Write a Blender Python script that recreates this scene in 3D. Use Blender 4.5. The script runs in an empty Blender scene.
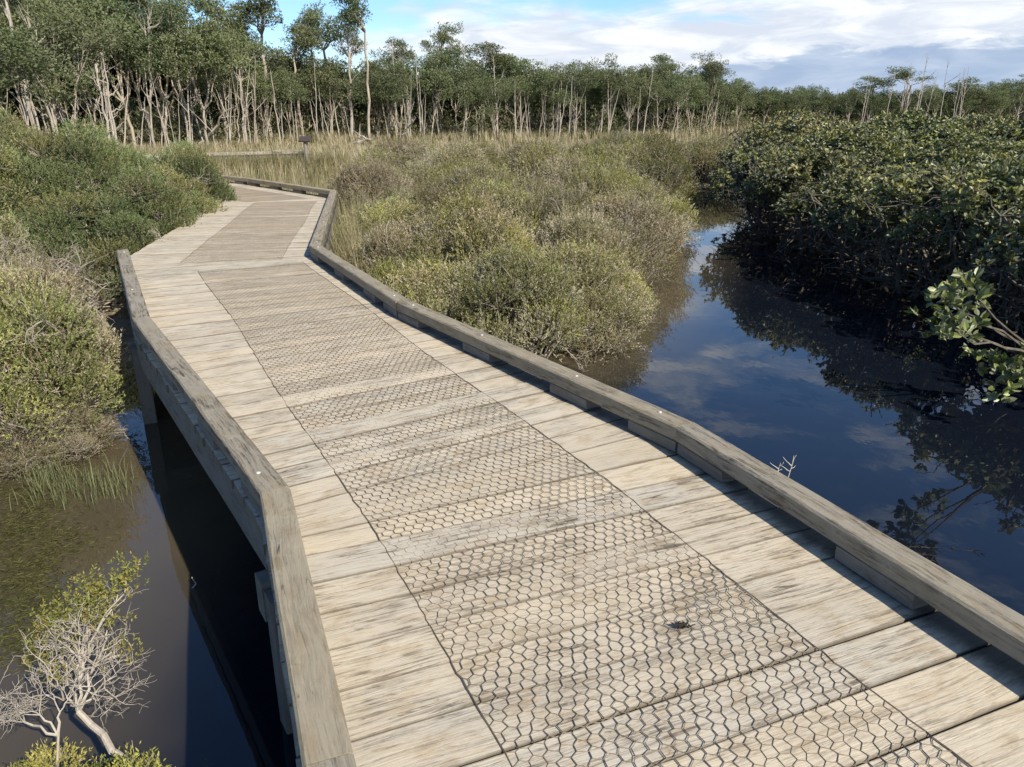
import bpy, math, random
import numpy as np

random.seed(7)
RNG = np.random.default_rng(11)
S = bpy.context.scene
COL = S.collection
R = math.radians

# ------------------------------------------------------------------ camera
F_PX, PITCH, CAM_H, WATER = 769.0, math.atan(276.5 / 769.0), 1.5, -0.9
cp, sp = math.cos(PITCH), math.sin(PITCH)
cam_d = bpy.data.cameras.new('camera')
cam = bpy.data.objects.new('camera', cam_d)
COL.objects.link(cam)
cam.location = (0, 0, CAM_H)
cam.rotation_euler = (math.pi / 2 - PITCH, 0, 0)
cam_d.sensor_width = 36.0
cam_d.lens = 36.0 * F_PX / 1024.0
cam_d.clip_start = 0.05
cam_d.clip_end = 6000
S.camera = cam


def at(px, py, z):
    """point of the photograph on the level plane z"""
    d = CAM_H - z
    u, v = px - 512, py - 383.5
    k = d / (v * cp + F_PX * sp)
    return (u * k, (F_PX * cp - v * sp) * k, z)


def bearing(px, dist):
    """point on the ground plan in the direction of a picture column, at a distance"""
    return ((px - 512) / (F_PX / cp) * dist, dist)


# ------------------------------------------------------------------ helpers
def mesh_from(name, V, faces_list, mat, attrs=None, smooth=False):
    """V (n,3); faces_list = list of integer arrays (m,k)"""
    me = bpy.data.meshes.new(name)
    V = np.asarray(V, dtype=np.float32)
    me.vertices.add(len(V))
    me.vertices.foreach_set('co', V.ravel())
    faces_list = [np.asarray(f, dtype=np.int32) for f in faces_list if len(f)]
    nl = sum(f.size for f in faces_list)
    nf = sum(len(f) for f in faces_list)
    me.loops.add(nl)
    me.polygons.add(nf)
    me.loops.foreach_set('vertex_index', np.concatenate([f.ravel() for f in faces_list]))
    starts, tot = [], 0
    for f in faces_list:
        starts.append(np.arange(len(f), dtype=np.int32) * f.shape[1] + tot)
        tot += f.size
    me.polygons.foreach_set('loop_start', np.concatenate(starts))
    me.polygons.foreach_set('use_smooth', np.full(nf, bool(smooth)))
    for an, (kind, data) in (attrs or {}).items():
        a = me.attributes.new(an, kind, 'POINT')
        data = np.asarray(data, dtype=np.float32)
        if kind == 'FLOAT_COLOR':
            if data.shape[1] == 3:
                data = np.concatenate([data, np.ones((len(data), 1), np.float32)], 1)
            a.data.foreach_set('color', data.ravel())
        elif kind == 'FLOAT_VECTOR':
            a.data.foreach_set('vector', data.ravel())
        else:
            a.data.foreach_set('value', data.ravel())
    me.update(calc_edges=True)
    me.validate()
    if mat:
        me.materials.append(mat)
    return me


def link(name, data, parent=None, loc=None):
    o = bpy.data.objects.new(name, data)
    COL.objects.link(o)
    if parent is not None:
        o.parent = parent
    if loc is not None:
        o.location = loc
    return o


def tag(o, label, cat, group=None, kind=None):
    if label:
        o['label'] = label
    if cat:
        o['category'] = cat
    if group:
        o['group'] = group
    if kind:
        o['kind'] = kind
    return o


def thing(name, label, cat, loc=(0, 0, 0), rz=0.0, group=None, scale=None):
    o = link(name, None)
    o.location = loc
    o.rotation_euler = (0, 0, rz)
    if scale is not None:
        o.scale = scale
    o.empty_display_size = 0.2
    return tag(o, label, cat, group)


class Buf:
    def __init__(self):
        self.V, self.F3, self.F4, self.A, self.n = [], [], [], [], 0

    def add(self, V, F, A=None):
        V = np.asarray(V, dtype=np.float32)
        F = np.asarray(F, dtype=np.int64)
        (self.F3 if F.shape[1] == 3 else self.F4).append(F + self.n)
        self.V.append(V)
        if A is not None:
            self.A.append(np.asarray(A, dtype=np.float32))
        self.n += len(V)

    def mesh(self, name, mat, attr=None, smooth=False):
        V = np.concatenate(self.V)
        fl = []
        if self.F3:
            fl.append(np.concatenate(self.F3))
        if self.F4:
            fl.append(np.concatenate(self.F4))
        at_ = None
        if attr and self.A:
            at_ = {attr[0]: (attr[1], np.concatenate(self.A))}
        return mesh_from(name, V, fl, mat, at_, smooth)


def unit(v):
    return v / np.maximum(np.linalg.norm(v, axis=-1, keepdims=True), 1e-9)


def tube(buf, pts, rad, sides=6, col=None):
    """tapered tube along a polyline"""
    P = np.asarray(pts, dtype=np.float64)
    n = len(P)
    T = np.zeros_like(P)
    T[1:-1] = P[2:] - P[:-2]
    T[0] = P[1] - P[0]
    T[-1] = P[-1] - P[-2]
    T = unit(T)
    ref = np.array([0, 0, 1.0]) if abs(T[0][2]) < 0.9 else np.array([1.0, 0, 0])
    A = unit(np.cross(T, ref))
    B = np.cross(T, A)
    ang = np.linspace(0, 2 * math.pi, sides, endpoint=False)
    rad = np.broadcast_to(np.asarray(rad, dtype=np.float64), (n,))
    V = P[:, None, :] + rad[:, None, None] * (np.cos(ang)[None, :, None] * A[:, None, :] + np.sin(ang)[None, :, None] * B[:, None, :])
    V = V.reshape(-1, 3)
    i = np.arange(n - 1)[:, None] * sides
    j = np.arange(sides)[None, :]
    j2 = (j + 1) % sides
    F = np.stack([i + j, i + j2, i + sides + j2, i + sides + j], -1).reshape(-1, 4)
    A_ = None
    if col is not None:
        A_ = np.tile(np.asarray(col, dtype=np.float32), (len(V), 1))
    buf.add(V, F, A_)


def leaves(buf, base, direc, length, width, cols, fold=0.0, rng=RNG, shape='diamond'):
    """one leaf per base point: a kite of four points (two triangles folded on the midrib when fold > 0)"""
    n = len(base)
    direc = unit(direc)
    rnd = rng.normal(size=(n, 3))
    side = unit(np.cross(direc, rnd))
    nrm = np.cross(side, direc)
    L = np.asarray(length).reshape(-1, 1) * np.ones((n, 1))
    W = np.asarray(width).reshape(-1, 1) * np.ones((n, 1))
    b = base
    t = base + direc * L
    if fold == 0:
        m = base + direc * L * 0.5
        V = np.stack([b, m + side * W, t, m - side * W], 1).reshape(-1, 3)
        F = np.arange(n * 4).reshape(-1, 4)
        buf.add(V, F, np.repeat(cols, 4, 0))
    else:
        m1 = base + direc * L * 0.32 + nrm * W * fold
        m2 = base + direc * L * 0.70 + nrm * W * fold
        V = np.stack([b, m1 + side * W, m2 + side * W * .85, t, m2 - side * W * .85, m1 - side * W], 1).reshape(-1, 3)
        k = np.arange(n)[:, None] * 6
        F = np.concatenate([k + np.array([[0, 1, 2, 3]]), k + np.array([[0, 3, 4, 5]])], 0)
        buf.add(V, F, np.repeat(cols, 6, 0))


def sprigs(buf, cen, direc, cols, n_leaf, s_len, l_len, l_w, spread=0.9, rng=RNG, jitter=0.12, fold=0.0):
    """leafy sprigs: n_leaf leaves set along each short axis"""
    n = len(cen)
    direc = unit(direc)
    u = rng.random((n, n_leaf, 1)) ** 0.8
    sl = np.asarray(s_len).reshape(-1, 1, 1) if np.ndim(s_len) else s_len
    base = cen[:, None, :] + direc[:, None, :] * u * sl
    perp = rng.normal(size=(n, n_leaf, 3))
    ld = direc[:, None, :] * 0.8 + unit(perp) * spread
    ll = l_len * (0.6 + 0.7 * rng.random((n, n_leaf)))
    c = cols[:, None, :] * (1 - jitter + 2 * jitter * rng.random((n, n_leaf, 1)))
    leaves(buf, base.reshape(-1, 3), ld.reshape(-1, 3), ll.reshape(-1), l_w, c.reshape(-1, 3), fold, rng)


def wobble_path(p0, p1, n, amp, rng):
    p0, p1 = np.asarray(p0, float), np.asarray(p1, float)
    t = np.linspace(0, 1, n)[:, None]
    w = rng.normal(size=(n, 3)) * amp
    w[0] = 0
    w[-1] *= .3
    return p0 + (p1 - p0) * t + w


# ------------------------------------------------------------------ materials
def new_mat(name):
    m = bpy.data.materials.new(name)
    m.use_nodes = True
    nt = m.node_tree
    nt.nodes.clear()
    out = nt.nodes.new('ShaderNodeOutputMaterial')
    return m, nt, out


class G:
    """small node-graph helper"""
    def __init__(self, nt):
        self.nt = nt

    def n(self, t, **kw):
        nd = self.nt.nodes.new(t)
        for k, v in kw.items():
            if k.startswith('i_'):
                nd.inputs[k[2:].replace('_', ' ')].default_value = v
            else:
                setattr(nd, k, v)
        return nd

    def l(self, a, b):
        self.nt.links.new(a, b)

    def val(self, sock, v):
        if hasattr(v, 'is_linked') or hasattr(v, 'node'):
            self.l(v, sock)
        else:
            sock.default_value = v

    def math(self, op, a, b=0.0, clamp=False):
        nd = self.n('ShaderNodeMath', operation=op, use_clamp=clamp)
        self.val(nd.inputs[0], a)
        self.val(nd.inputs[1], b)
        return nd.outputs[0]

    def mix(self, f, a, b, blend='MIX'):
        nd = self.n('ShaderNodeMix', data_type='RGBA', blend_type=blend)
        self.val(nd.inputs[0], f)
        self.val(nd.inputs[6], a if not isinstance(a, tuple) else (*a, 1)[:4])
        self.val(nd.inputs[7], b if not isinstance(b, tuple) else (*b, 1)[:4])
        return nd.outputs[2]

    def ramp(self, f, lo, hi, a=0.0, b=1.0):
        nd = self.n('ShaderNodeMapRange')
        nd.interpolation_type = 'SMOOTHSTEP'
        self.val(nd.inputs[0], f)
        nd.inputs[1].default_value = lo
        nd.inputs[2].default_value = hi
        nd.inputs[3].default_value = a
        nd.inputs[4].default_value = b
        return nd.outputs[0]

    def noise(self, vec, scale, detail=4, rough=0.55, dist=0.0):
        nd = self.n('ShaderNodeTexNoise')
        if vec is not None:
            self.l(vec, nd.inputs['Vector'])
        nd.inputs['Scale'].default_value = scale
        nd.inputs['Detail'].default_value = detail
        nd.inputs['Roughness'].default_value = rough
        nd.inputs['Distortion'].default_value = dist
        return nd.outputs['Fac']

    def vscale(self, vec, s):
        nd = self.n('ShaderNodeVectorMath', operation='MULTIPLY')
        self.l(vec, nd.inputs[0])
        nd.inputs[1].default_value = s
        return nd.outputs[0]


def wood_mat(name, tan, grey, dark, stain=0.5, rough=0.75, lichen=0.0, bump=0.35, edge=False):
    m, nt, out = new_mat(name)
    g = G(nt)
    a = g.n('ShaderNodeAttribute', attribute_name='wp').outputs['Vector']
    sep = g.n('ShaderNodeSeparateXYZ')
    g.l(a, sep.inputs[0])
    rnd = sep.outputs[2]
    wn = g.n('ShaderNodeTexWhiteNoise', noise_dimensions='1D')
    g.l(rnd, wn.inputs['W'])
    r1 = wn.outputs['Value']
    rs = g.n('ShaderNodeSeparateColor')
    g.l(wn.outputs['Color'], rs.inputs[0])
    off = g.n('ShaderNodeCombineXYZ')
    g.l(sep.outputs[0], off.inputs[0])
    g.l(sep.outputs[1], off.inputs[1])
    g.l(g.math('MULTIPLY', rnd, 3.7), off.inputs[2])
    p = off.outputs[0]
    # fibres: long thin streaks at three widths, bent by a slow figure
    warp = g.noise(g.vscale(p, (2.0, 7.0, 1.0)), 1.0, 3, .5)
    wv = g.n('ShaderNodeCombineXYZ')
    g.l(g.math('MULTIPLY', g.math('SUBTRACT', warp, .5), .055), wv.inputs[1])
    pa = g.n('ShaderNodeVectorMath', operation='ADD')
    g.l(p, pa.inputs[0])
    g.l(wv.outputs[0], pa.inputs[1])
    q = pa.outputs[0]
    grain = g.noise(g.vscale(q, (4.6, 74.0, 1.0)), 1.0, 7, .70, .5)
    fine = g.noise(g.vscale(q, (10.0, 230.0, 1.0)), 1.0, 4, .65, .15)
    blotch = g.noise(g.vscale(p, (3.0, 7.0, 1.0)), 1.0, 6, .66, .6)
    blot2 = g.noise(g.vscale(p, (7.0, 16.0, 1.7)), 1.0, 7, .7, .4)
    speck = g.noise(g.vscale(p, (38.0, 70.0, 2.0)), 1.0, 5, .7, .2)
    big = g.noise(g.vscale(p, (.9, 1.2, .35)), 1.0, 3, .5)
    tone = g.math('ADD', blotch, g.math('MULTIPLY', g.math('SUBTRACT', r1, .5), .40))
    c = g.mix(g.ramp(tone, .38, .64), tan, grey)
    c = g.mix(g.ramp(rs.outputs[1], .6, 1.0, 0, .4), c, (tan[0] * 1.05, tan[1] * .98, tan[2] * .88))
    c = g.mix(g.ramp(rs.outputs[2], .62, 1.0, 0, .35), c, (grey[0] * .74, grey[1] * .72, grey[2] * .70))
    c = g.mix(g.ramp(blot2, .46, .68, 0, .62), c, (tan[0] * .68, tan[1] * .58, tan[2] * .44))
    # dark weathering follows the fibres and gathers in patches
    wth = g.ramp(g.math('ADD', g.math('MULTIPLY', blotch, .6), g.math('MULTIPLY', blot2, .5)), .45, .63, .08, 1.0)
    wth = g.math('MULTIPLY', wth, g.ramp(rs.outputs[0], .1, .9, .30, 1.15))
    c = g.mix(g.math('MULTIPLY', g.math('MULTIPLY', g.ramp(grain, .46, .66), wth), stain * 1.15, clamp=True), c, dark)
    c = g.mix(g.math('MULTIPLY', g.ramp(fine, .50, .72), g.ramp(wth, 0, 1, .20, .52)), c, dark)
    c = g.mix(g.math('MULTIPLY', g.ramp(speck, .58, .72), g.math('MULTIPLY', wth, .8)), c, (dark[0] * .7, dark[1] * .7, dark[2] * .72))
    c = g.mix(g.ramp(big, .38, .68, 0, .25), c, (tan[0] * .78, tan[1] * .76, tan[2] * .72))
    c = g.mix(g.ramp(speck, .30, .42, .22, 0), c, (min(1, tan[0] * 1.25), min(1, tan[1] * 1.25), min(1, tan[2] * 1.25)))
    # long drying cracks
    crack = g.noise(g.vscale(q, (1.3, 34.0, 1.0)), 1.0, 2, .4, .1)
    ckm = g.ramp(g.math('ABSOLUTE', g.math('SUBTRACT', crack, .5)), .004, .016, 1, 0)
    ckm = g.math('MULTIPLY', ckm, g.ramp(blotch, .52, .62))
    c = g.mix(g.math('MULTIPLY', ckm, .75), c, (dark[0] * .5, dark[1] * .5, dark[2] * .5))
    # knots
    vo = g.n('ShaderNodeTexVoronoi', feature='F1')
    g.l(g.vscale(q, (1.7, 4.0, 1.0)), vo.inputs['Vector'])
    vo.inputs['Scale'].default_value = 1.0
    c = g.mix(g.math('MULTIPLY', g.ramp(vo.outputs['Distance'], .03, .10, 1, 0), .65), c, dark)
    if lichen:
        li = g.noise(p, 14.0, 6, .7)
        c = g.mix(g.ramp(li, .58, .66, 0, lichen), c, (.36, .36, .27))
    if edge:
        # dirt packed along the board edges
        ed = g.n('ShaderNodeAttribute', attribute_name='edge').outputs['Fac']
        em = g.ramp(g.math('SUBTRACT', ed, g.math('MULTIPLY', blot2, .10)), -.05, .03, .75, 0)
        c = g.mix(em, c, (dark[0] * .55, dark[1] * .55, dark[2] * .55))
        # damp leaf mould plus painted-in kerb shade, along the right-hand board ends
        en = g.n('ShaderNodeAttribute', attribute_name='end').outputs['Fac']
        mould_shade = g.ramp(g.math('SUBTRACT', en, g.math('MULTIPLY', blot2, .10)), .02, .12, .85, 0)
        c = g.mix(mould_shade, c, (.040, .034, .026))
    b = g.n('ShaderNodeBsdfPrincipled')
    g.l(c, b.inputs['Base Color'])
    b.inputs['Roughness'].default_value = rough
    b.inputs['Specular IOR Level'].default_value = .3
    bp = g.n('ShaderNodeBump')
    bp.inputs['Strength'].default_value = bump
    bp.inputs['Distance'].default_value = .004
    hgt = g.math('SUBTRACT', 1.0, g.math('ADD', g.math('MULTIPLY', g.ramp(grain, .4, .75), .7), g.math('ADD', g.math('MULTIPLY', fine, .5), g.math('MULTIPLY', ckm, .6))))
    g.l(hgt, bp.inputs['Height'])
    g.l(bp.outputs[0], b.inputs['Normal'])
    g.l(b.outputs[0], out.inputs[0])
    return m


def leaf_mat(name, rough=.55, spec=.35, trans=.25, under=None, hue=.03, valr=(.8, 1.2)):
    m, nt, out = new_mat(name)
    g = G(nt)
    c = g.n('ShaderNodeAttribute', attribute_name='Col').outputs['Color']
    oi = g.n('ShaderNodeObjectInfo')
    hsv = g.n('ShaderNodeHueSaturation')
    g.l(c, hsv.inputs['Color'])
    mr = g.n('ShaderNodeMapRange')
    g.l(oi.outputs['Random'], mr.inputs[0])
    mr.inputs[3].default_value = .5 - hue
    mr.inputs[4].default_value = .5 + hue
    g.l(mr.outputs[0], hsv.inputs['Hue'])
    w2 = g.n('ShaderNodeTexWhiteNoise', noise_dimensions='1D')
    g.l(oi.outputs['Random'], w2.inputs['W'])
    mv = g.n('ShaderNodeMapRange')
    g.l(w2.outputs['Value'], mv.inputs[0])
    mv.inputs[3].default_value = valr[0]
    mv.inputs[4].default_value = valr[1]
    g.l(mv.outputs[0], hsv.inputs['Value'])
    c = hsv.outputs[0]
    if under:
        geo = g.n('ShaderNodeNewGeometry')
        c = g.mix(g.math('MULTIPLY', geo.outputs['Backfacing'], .55), c, under)
    b = g.n('ShaderNodeBsdfPrincipled')
    g.l(c, b.inputs['Base Color'])
    b.inputs['Roughness'].default_value = rough
    b.inputs['Specular IOR Level'].default_value = spec
    t = g.n('ShaderNodeBsdfTranslucent')
    g.l(g.mix(1.0, c, (1.1, 1.15, .6), 'MULTIPLY'), t.inputs['Color'])
    ms = g.n('ShaderNodeMixShader')
    ms.inputs[0].default_value = trans
    g.l(b.outputs[0], ms.inputs[1])
    g.l(t.outputs[0], ms.inputs[2])
    g.l(ms.outputs[0], out.inputs[0])
    return m


def bark_mat(name, a, b_, scale=6.0):
    m, nt, out = new_mat(name)
    g = G(nt)
    tc = g.n('ShaderNodeTexCoord').outputs['Object']
    n1 = g.noise(g.vscale(tc, (1, 1, .25)), scale, 5, .65, .4)
    n2 = g.noise(g.vscale(tc, (1, 1, .12)), scale * 5, 4, .6)
    c = g.mix(g.ramp(n1, .36, .64), a, b_)
    c = g.mix(g.ramp(n2, .52, .75, 0, .6), c, tuple(x * .45 for x in a))
    b = g.n('ShaderNodeBsdfPrincipled')
    g.l(c, b.inputs['Base Color'])
    b.inputs['Roughness'].default_value = .85
    b.inputs['Specular IOR Level'].default_value = .2
    bp = g.n('ShaderNodeBump')
    bp.inputs['Strength'].default_value = .4
    bp.inputs['Distance'].default_value = .01
    g.l(n2, bp.inputs['Height'])
    g.l(bp.outputs[0], b.inputs['Normal'])
    g.l(b.outputs[0], out.inputs[0])
    return m


def plain_mat(name, col, rough=.6, metal=0.0, var=.25, scale=40):
    m, nt, out = new_mat(name)
    g = G(nt)
    tc = g.n('ShaderNodeTexCoord').outputs['Object']
    nn = g.noise(tc, scale, 4, .6)
    c = g.mix(g.ramp(nn, .35, .65), tuple(x * (1 - var) for x in col), tuple(min(1, x * (1 + var)) for x in col))
    b = g.n('ShaderNodeBsdfPrincipled')
    g.l(c, b.inputs['Base Color'])
    b.inputs['Roughness'].default_value = rough
    b.inputs['Metallic'].default_value = metal
    g.l(b.outputs[0], out.inputs[0])
    return m


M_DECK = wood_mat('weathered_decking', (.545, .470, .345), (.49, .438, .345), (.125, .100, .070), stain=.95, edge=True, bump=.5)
M_KERB = wood_mat('weathered_kerb', (.335, .285, .195), (.280, .248, .188), (.050, .043, .033), stain=1.0, lichen=.3, bump=.7)
M_UNDER = wood_mat('grey_bearer', (.20, .185, .155), (.17, .165, .15), (.06, .055, .05), stain=.7)
M_WIRE = plain_mat('rusty_wire', (.175, .140, .098), .8, .05)
M_BOLT = plain_mat('galvanised_bolt', (.46, .44, .40), .6, .2)
M_LEAF = leaf_mat('fine_leaves', .6, .25, .25, hue=.016, valr=(.64, 1.26))
M_TREELEAF = leaf_mat('tree_leaves', .55, .3, .32, hue=.02, valr=(.78, 1.2))
M_MANG = leaf_mat('leathery_leaves', .42, .45, .18, under=(.20, .21, .15), hue=.015, valr=(.85, 1.15))
M_GRASS = leaf_mat('dry_grass', .65, .2, .25, hue=0.0, valr=(1, 1))
M_BARK = bark_mat('pale_bark', (.40, .345, .265), (.27, .23, .18), 5)
M_BARKDEAD = bark_mat('silver_bark', (.41, .365, .30), (.29, .255, .21), 6)
M_TWIG = bark_mat('grey_twigs', (.36, .31, .25), (.25, .21, .165), 12)
M_WET = bark_mat('wet_bark', (.032, .026, .020), (.022, .018, .014), 12)
M_TWIGPALE = bark_mat('pale_twigs', (.40, .355, .29), (.28, .245, .20), 14)
M_DARKBARK = bark_mat('dark_bark', (.150, .128, .100), (.085, .072, .058), 10)


def terrain_mat():
    m, nt, out = new_mat('marsh_soil')
    g = G(nt)
    geo = g.n('ShaderNodeNewGeometry').outputs['Position']
    n1 = g.noise(geo, .35, 5, .6)
    n2 = g.noise(geo, 6.0, 6, .65)
    c = g.mix(g.ramp(n1, .38, .62), (.155, .128, .075), (.26, .215, .135))
    c = g.mix(g.ramp(n2, .45, .7, 0, .6), c, (.075, .062, .04))
    b = g.n('ShaderNodeBsdfPrincipled')
    g.l(c, b.inputs['Base Color'])
    b.inputs['Roughness'].default_value = .9
    bp = g.n('ShaderNodeBump')
    bp.inputs['Strength'].default_value = .6
    bp.inputs['Distance'].default_value = .05
    g.l(n2, bp.inputs['Height'])
    g.l(bp.outputs[0], b.inputs['Normal'])
    g.l(b.outputs[0], out.inputs[0])
    return m


def water_mat():
    m, nt, out = new_mat('murky_water')
    g = G(nt)
    geo = g.n('ShaderNodeNewGeometry').outputs['Position']
    sh = g.n('ShaderNodeAttribute', attribute_name='shallow').outputs['Fac']
    n1 = g.noise(geo, .55, 4, .55)
    n2 = g.noise(geo, 3.2, 5, .6)
    shal = g.ramp(g.math('ADD', sh, g.math('MULTIPLY', g.math('SUBTRACT', n1, .5), .5)), .25, .85)
    c = g.mix(shal, (.0050, .0072, .0125), (.076, .060, .036))
    c = g.mix(g.ramp(n2, .55, .75, 0, .3), c, (.022, .020, .013))
    b = g.n('ShaderNodeBsdfPrincipled')
    g.l(c, b.inputs['Base Color'])
    b.inputs['Roughness'].default_value = .012
    b.inputs['IOR'].default_value = 1.333
    b.inputs['Specular IOR Level'].default_value = 1.0
    w1 = g.noise(g.vscale(geo, (1, .55, 1)), 2.2, 3, .5, .3)
    w2 = g.noise(geo, 14.0, 2, .5)
    h = g.math('ADD', g.math('MULTIPLY', w1, .8), g.math('MULTIPLY', w2, .05))
    bp = g.n('ShaderNodeBump')
    bp.inputs['Strength'].default_value = .045
    bp.inputs['Distance'].default_value = .05
    g.l(h, bp.inputs['Height'])
    g.l(bp.outputs[0], b.inputs['Normal'])
    g.l(b.outputs[0], out.inputs[0])
    return m


# ------------------------------------------------------------------ world and sun
SUN_AZ, SUN_EL = 141.5, 38.0       # azimuth clockwise from the view direction
w = bpy.data.worlds.new('World')
S.world = w
w.use_nodes = True
nt = w.node_tree
nt.nodes.clear()
g = G(nt)
wo = g.n('ShaderNodeOutputWorld')
sky = g.n('ShaderNodeTexSky', sky_type='NISHITA')
sky.sun_disc = False
sky.sun_elevation = R(SUN_EL)
sky.sun_rotation = R(SUN_AZ)
sky.altitude = 0
sky.air_density = 1.0
sky.dust_density = .25
sky.ozone_density = 8.0
SKY_STR = .118
tc = g.n('ShaderNodeTexCoord').outputs['Generated']
sx = g.n('ShaderNodeSeparateXYZ')
g.l(tc, sx.inputs[0])
X, Y, Z = sx.outputs
elev = g.math('MULTIPLY', g.math('ARCSINE', Z), 57.2958)
azim = g.math('MULTIPLY', g.math('ARCTAN2', X, Y), 57.2958)
cv = g.n('ShaderNodeCombineXYZ')
g.l(g.math('MULTIPLY', azim, .055), cv.inputs[0])
g.l(g.math('MULTIPLY', elev, .24), cv.inputs[1])
pv = cv.outputs[0]
na = g.noise(pv, 1.3, 7, .6, .5)
nb = g.noise(pv, 4.2, 6, .62, .4)
nlow = g.noise(pv, .8, 4, .5, .2)
# white cloud deck low over the trees, broken above, open blue overhead
bias = g.n('ShaderNodeValToRGB')
cr = bias.color_ramp
cr.interpolation = 'EASE'
cr.elements[0].position = 0.0
cr.elements[0].color = (.62,) * 3 + (1,)
cr.elements[1].position = 1.0
cr.elements[1].color = (.05,) * 3 + (1,)
for p_, v_ in ((.050, .66), (.062, .54), (.076, .40), (.115, .36), (.15, .27), (.21, .29), (.28, .20), (.42, .12)):
    e = cr.elements.new(p_)
    e.color = (v_, v_, v_, 1)
g.l(g.math('DIVIDE', elev, 90.0), bias.inputs[0])
azb = g.math('ADD', g.ramp(azim, -24, 4, -.26, .09), g.ramp(azim, 6, 14, 0, .12))      # more open sky to the left
dens = g.math('ADD', g.math('ADD', g.math('ADD', bias.outputs[0], azb), g.math('MULTIPLY', g.math('SUBTRACT', na, .5), 1.15)),
              g.math('MULTIPLY', g.math('SUBTRACT', nb, .5), .35))
mask = g.ramp(dens, .40, .72)
# cloud colour: sunlit white with soft grey folds
fold = g.noise(pv, 3.0, 7, .6, .6)
ccol = g.mix(g.ramp(fold, .36, .66), (.60, .66, .76), (.86, .88, .90))
# the lower blue-grey bank on the right
bankh = g.math('ADD', g.ramp(azim, -2, 26, .8, 4.0), g.math('MULTIPLY', g.math('SUBTRACT', nb, .5), 3.6))
bankm = g.ramp(g.math('SUBTRACT', bankh, elev), -.15, .55)
bankc = g.mix(g.ramp(fold, .3, .7), (.33, .43, .60), (.47, .56, .70))
bsky = g.n('ShaderNodeBackground')
g.l(sky.outputs[0], bsky.inputs[0])
bsky.inputs[1].default_value = SKY_STR
bcl = g.n('ShaderNodeBackground')
g.l(g.mix(bankm, ccol, bankc), bcl.inputs[0])
bcl.inputs[1].default_value = .82
mxs = g.n('ShaderNodeMixShader')
g.l(g.math('MAXIMUM', mask, g.math('MULTIPLY', bankm, .92)), mxs.inputs[0])
g.l(bsky.outputs[0], mxs.inputs[1])
g.l(bcl.outputs[0], mxs.inputs[2])
g.l(mxs.outputs[0], wo.inputs[0])

sd = bpy.data.lights.new('sun', 'SUN')
sd.energy = 5.0
sd.angle = R(.5)
sd.color = (1.0, .93, .81)
sun = link('sun', sd)
az = R(SUN_AZ)
sun_dir = np.array([math.sin(az) * math.cos(R(SUN_EL)), math.cos(az) * math.cos(R(SUN_EL)), math.sin(R(SUN_EL))])
import mathutils
sun.rotation_euler = mathutils.Vector(sun_dir).to_track_quat('Z', 'Y').to_euler()
sun.location = (8, -10, 12)

S.view_settings.view_transform = 'Standard'
S.view_settings.look = 'None'
S.view_settings.gamma = 1
S.view_settings.exposure = 0.56
S.view_settings.use_curve_mapping = False

# ------------------------------------------------------------------ terrain and water
POOL = np.array([(-9, -9), (-9, 3.6), (-6.0, 4.7), (-5.0, 5.1), (-4.1, 5.9), (-3.9, 7.0), (-2.2, 8.8), (-.8, 8.0), (.3, 8.0), (1.0, 9.6),
                 (1.7, 11.8), (2.8, 14.8), (3.8, 19), (5.2, 25), (7.2, 26.0), (6.0, 18.5), (5.6, 16.2), (7.2, 14.5), (8.4, 10), (8.6, 6), (13, -9)])


def poly_sd(P, poly):
    """signed distance, positive inside"""
    x, y = P[:, 0], P[:, 1]
    ins = np.zeros(len(P), bool)
    d = np.full(len(P), 1e9)
    n = len(poly)
    for i in range(n):
        a, b = poly[i], poly[(i + 1) % n]
        c = ((a[1] > y) != (b[1] > y)) & (x < (b[0] - a[0]) * (y - a[1]) / (b[1] - a[1] + 1e-12) + a[0])
        ins ^= c
        ab = b - a
        t = np.clip(((x - a[0]) * ab[0] + (y - a[1]) * ab[1]) / (ab @ ab), 0, 1)
        d = np.minimum(d, np.hypot(x - a[0] - t * ab[0], y - a[1] - t * ab[1]))
    return np.where(ins, d, -d)


def bumps(x, y):
    return (np.sin(x * 1.7 + 1.3 * np.sin(y * 1.1)) * np.cos(y * 1.9 + np.sin(x * .7)) * .5 +
            np.sin(x * 4.1 + y * 2.3) * np.cos(y * 3.7 - x * 1.9) * .25)


def ground_z(x, y):
    x, y = np.atleast_1d(np.asarray(x, float)), np.atleast_1d(np.asarray(y, float))
    s_ = poly_sd(np.stack([x, y], 1), POOL)
    land = np.clip(-s_ * .2, 0, .10) + np.clip((y - 18) * .004, 0, .08)
    wet = -np.clip(s_ * .45, 0, .7)
    far = np.clip((np.hypot(x, y) - 60) / 200, 0, 1) * 1.2
    return WATER + np.where(s_ > 0, wet, land + bumps(x, y) * .05 * np.clip(-s_, 0, 1) + far)


def axis(lo, hi, step, far):
    mid = np.arange(lo, hi + step * .5, step)
    out_p, v, st = [], hi, step
    while v < far:
        st *= 1.35
        v += st
        out_p.append(v)
    out_n, v, st = [], lo, step
    while v > -far:
        st *= 1.35
        v -= st
        out_n.append(v)
    return np.concatenate([out_n[::-1], mid, out_p])


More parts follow.
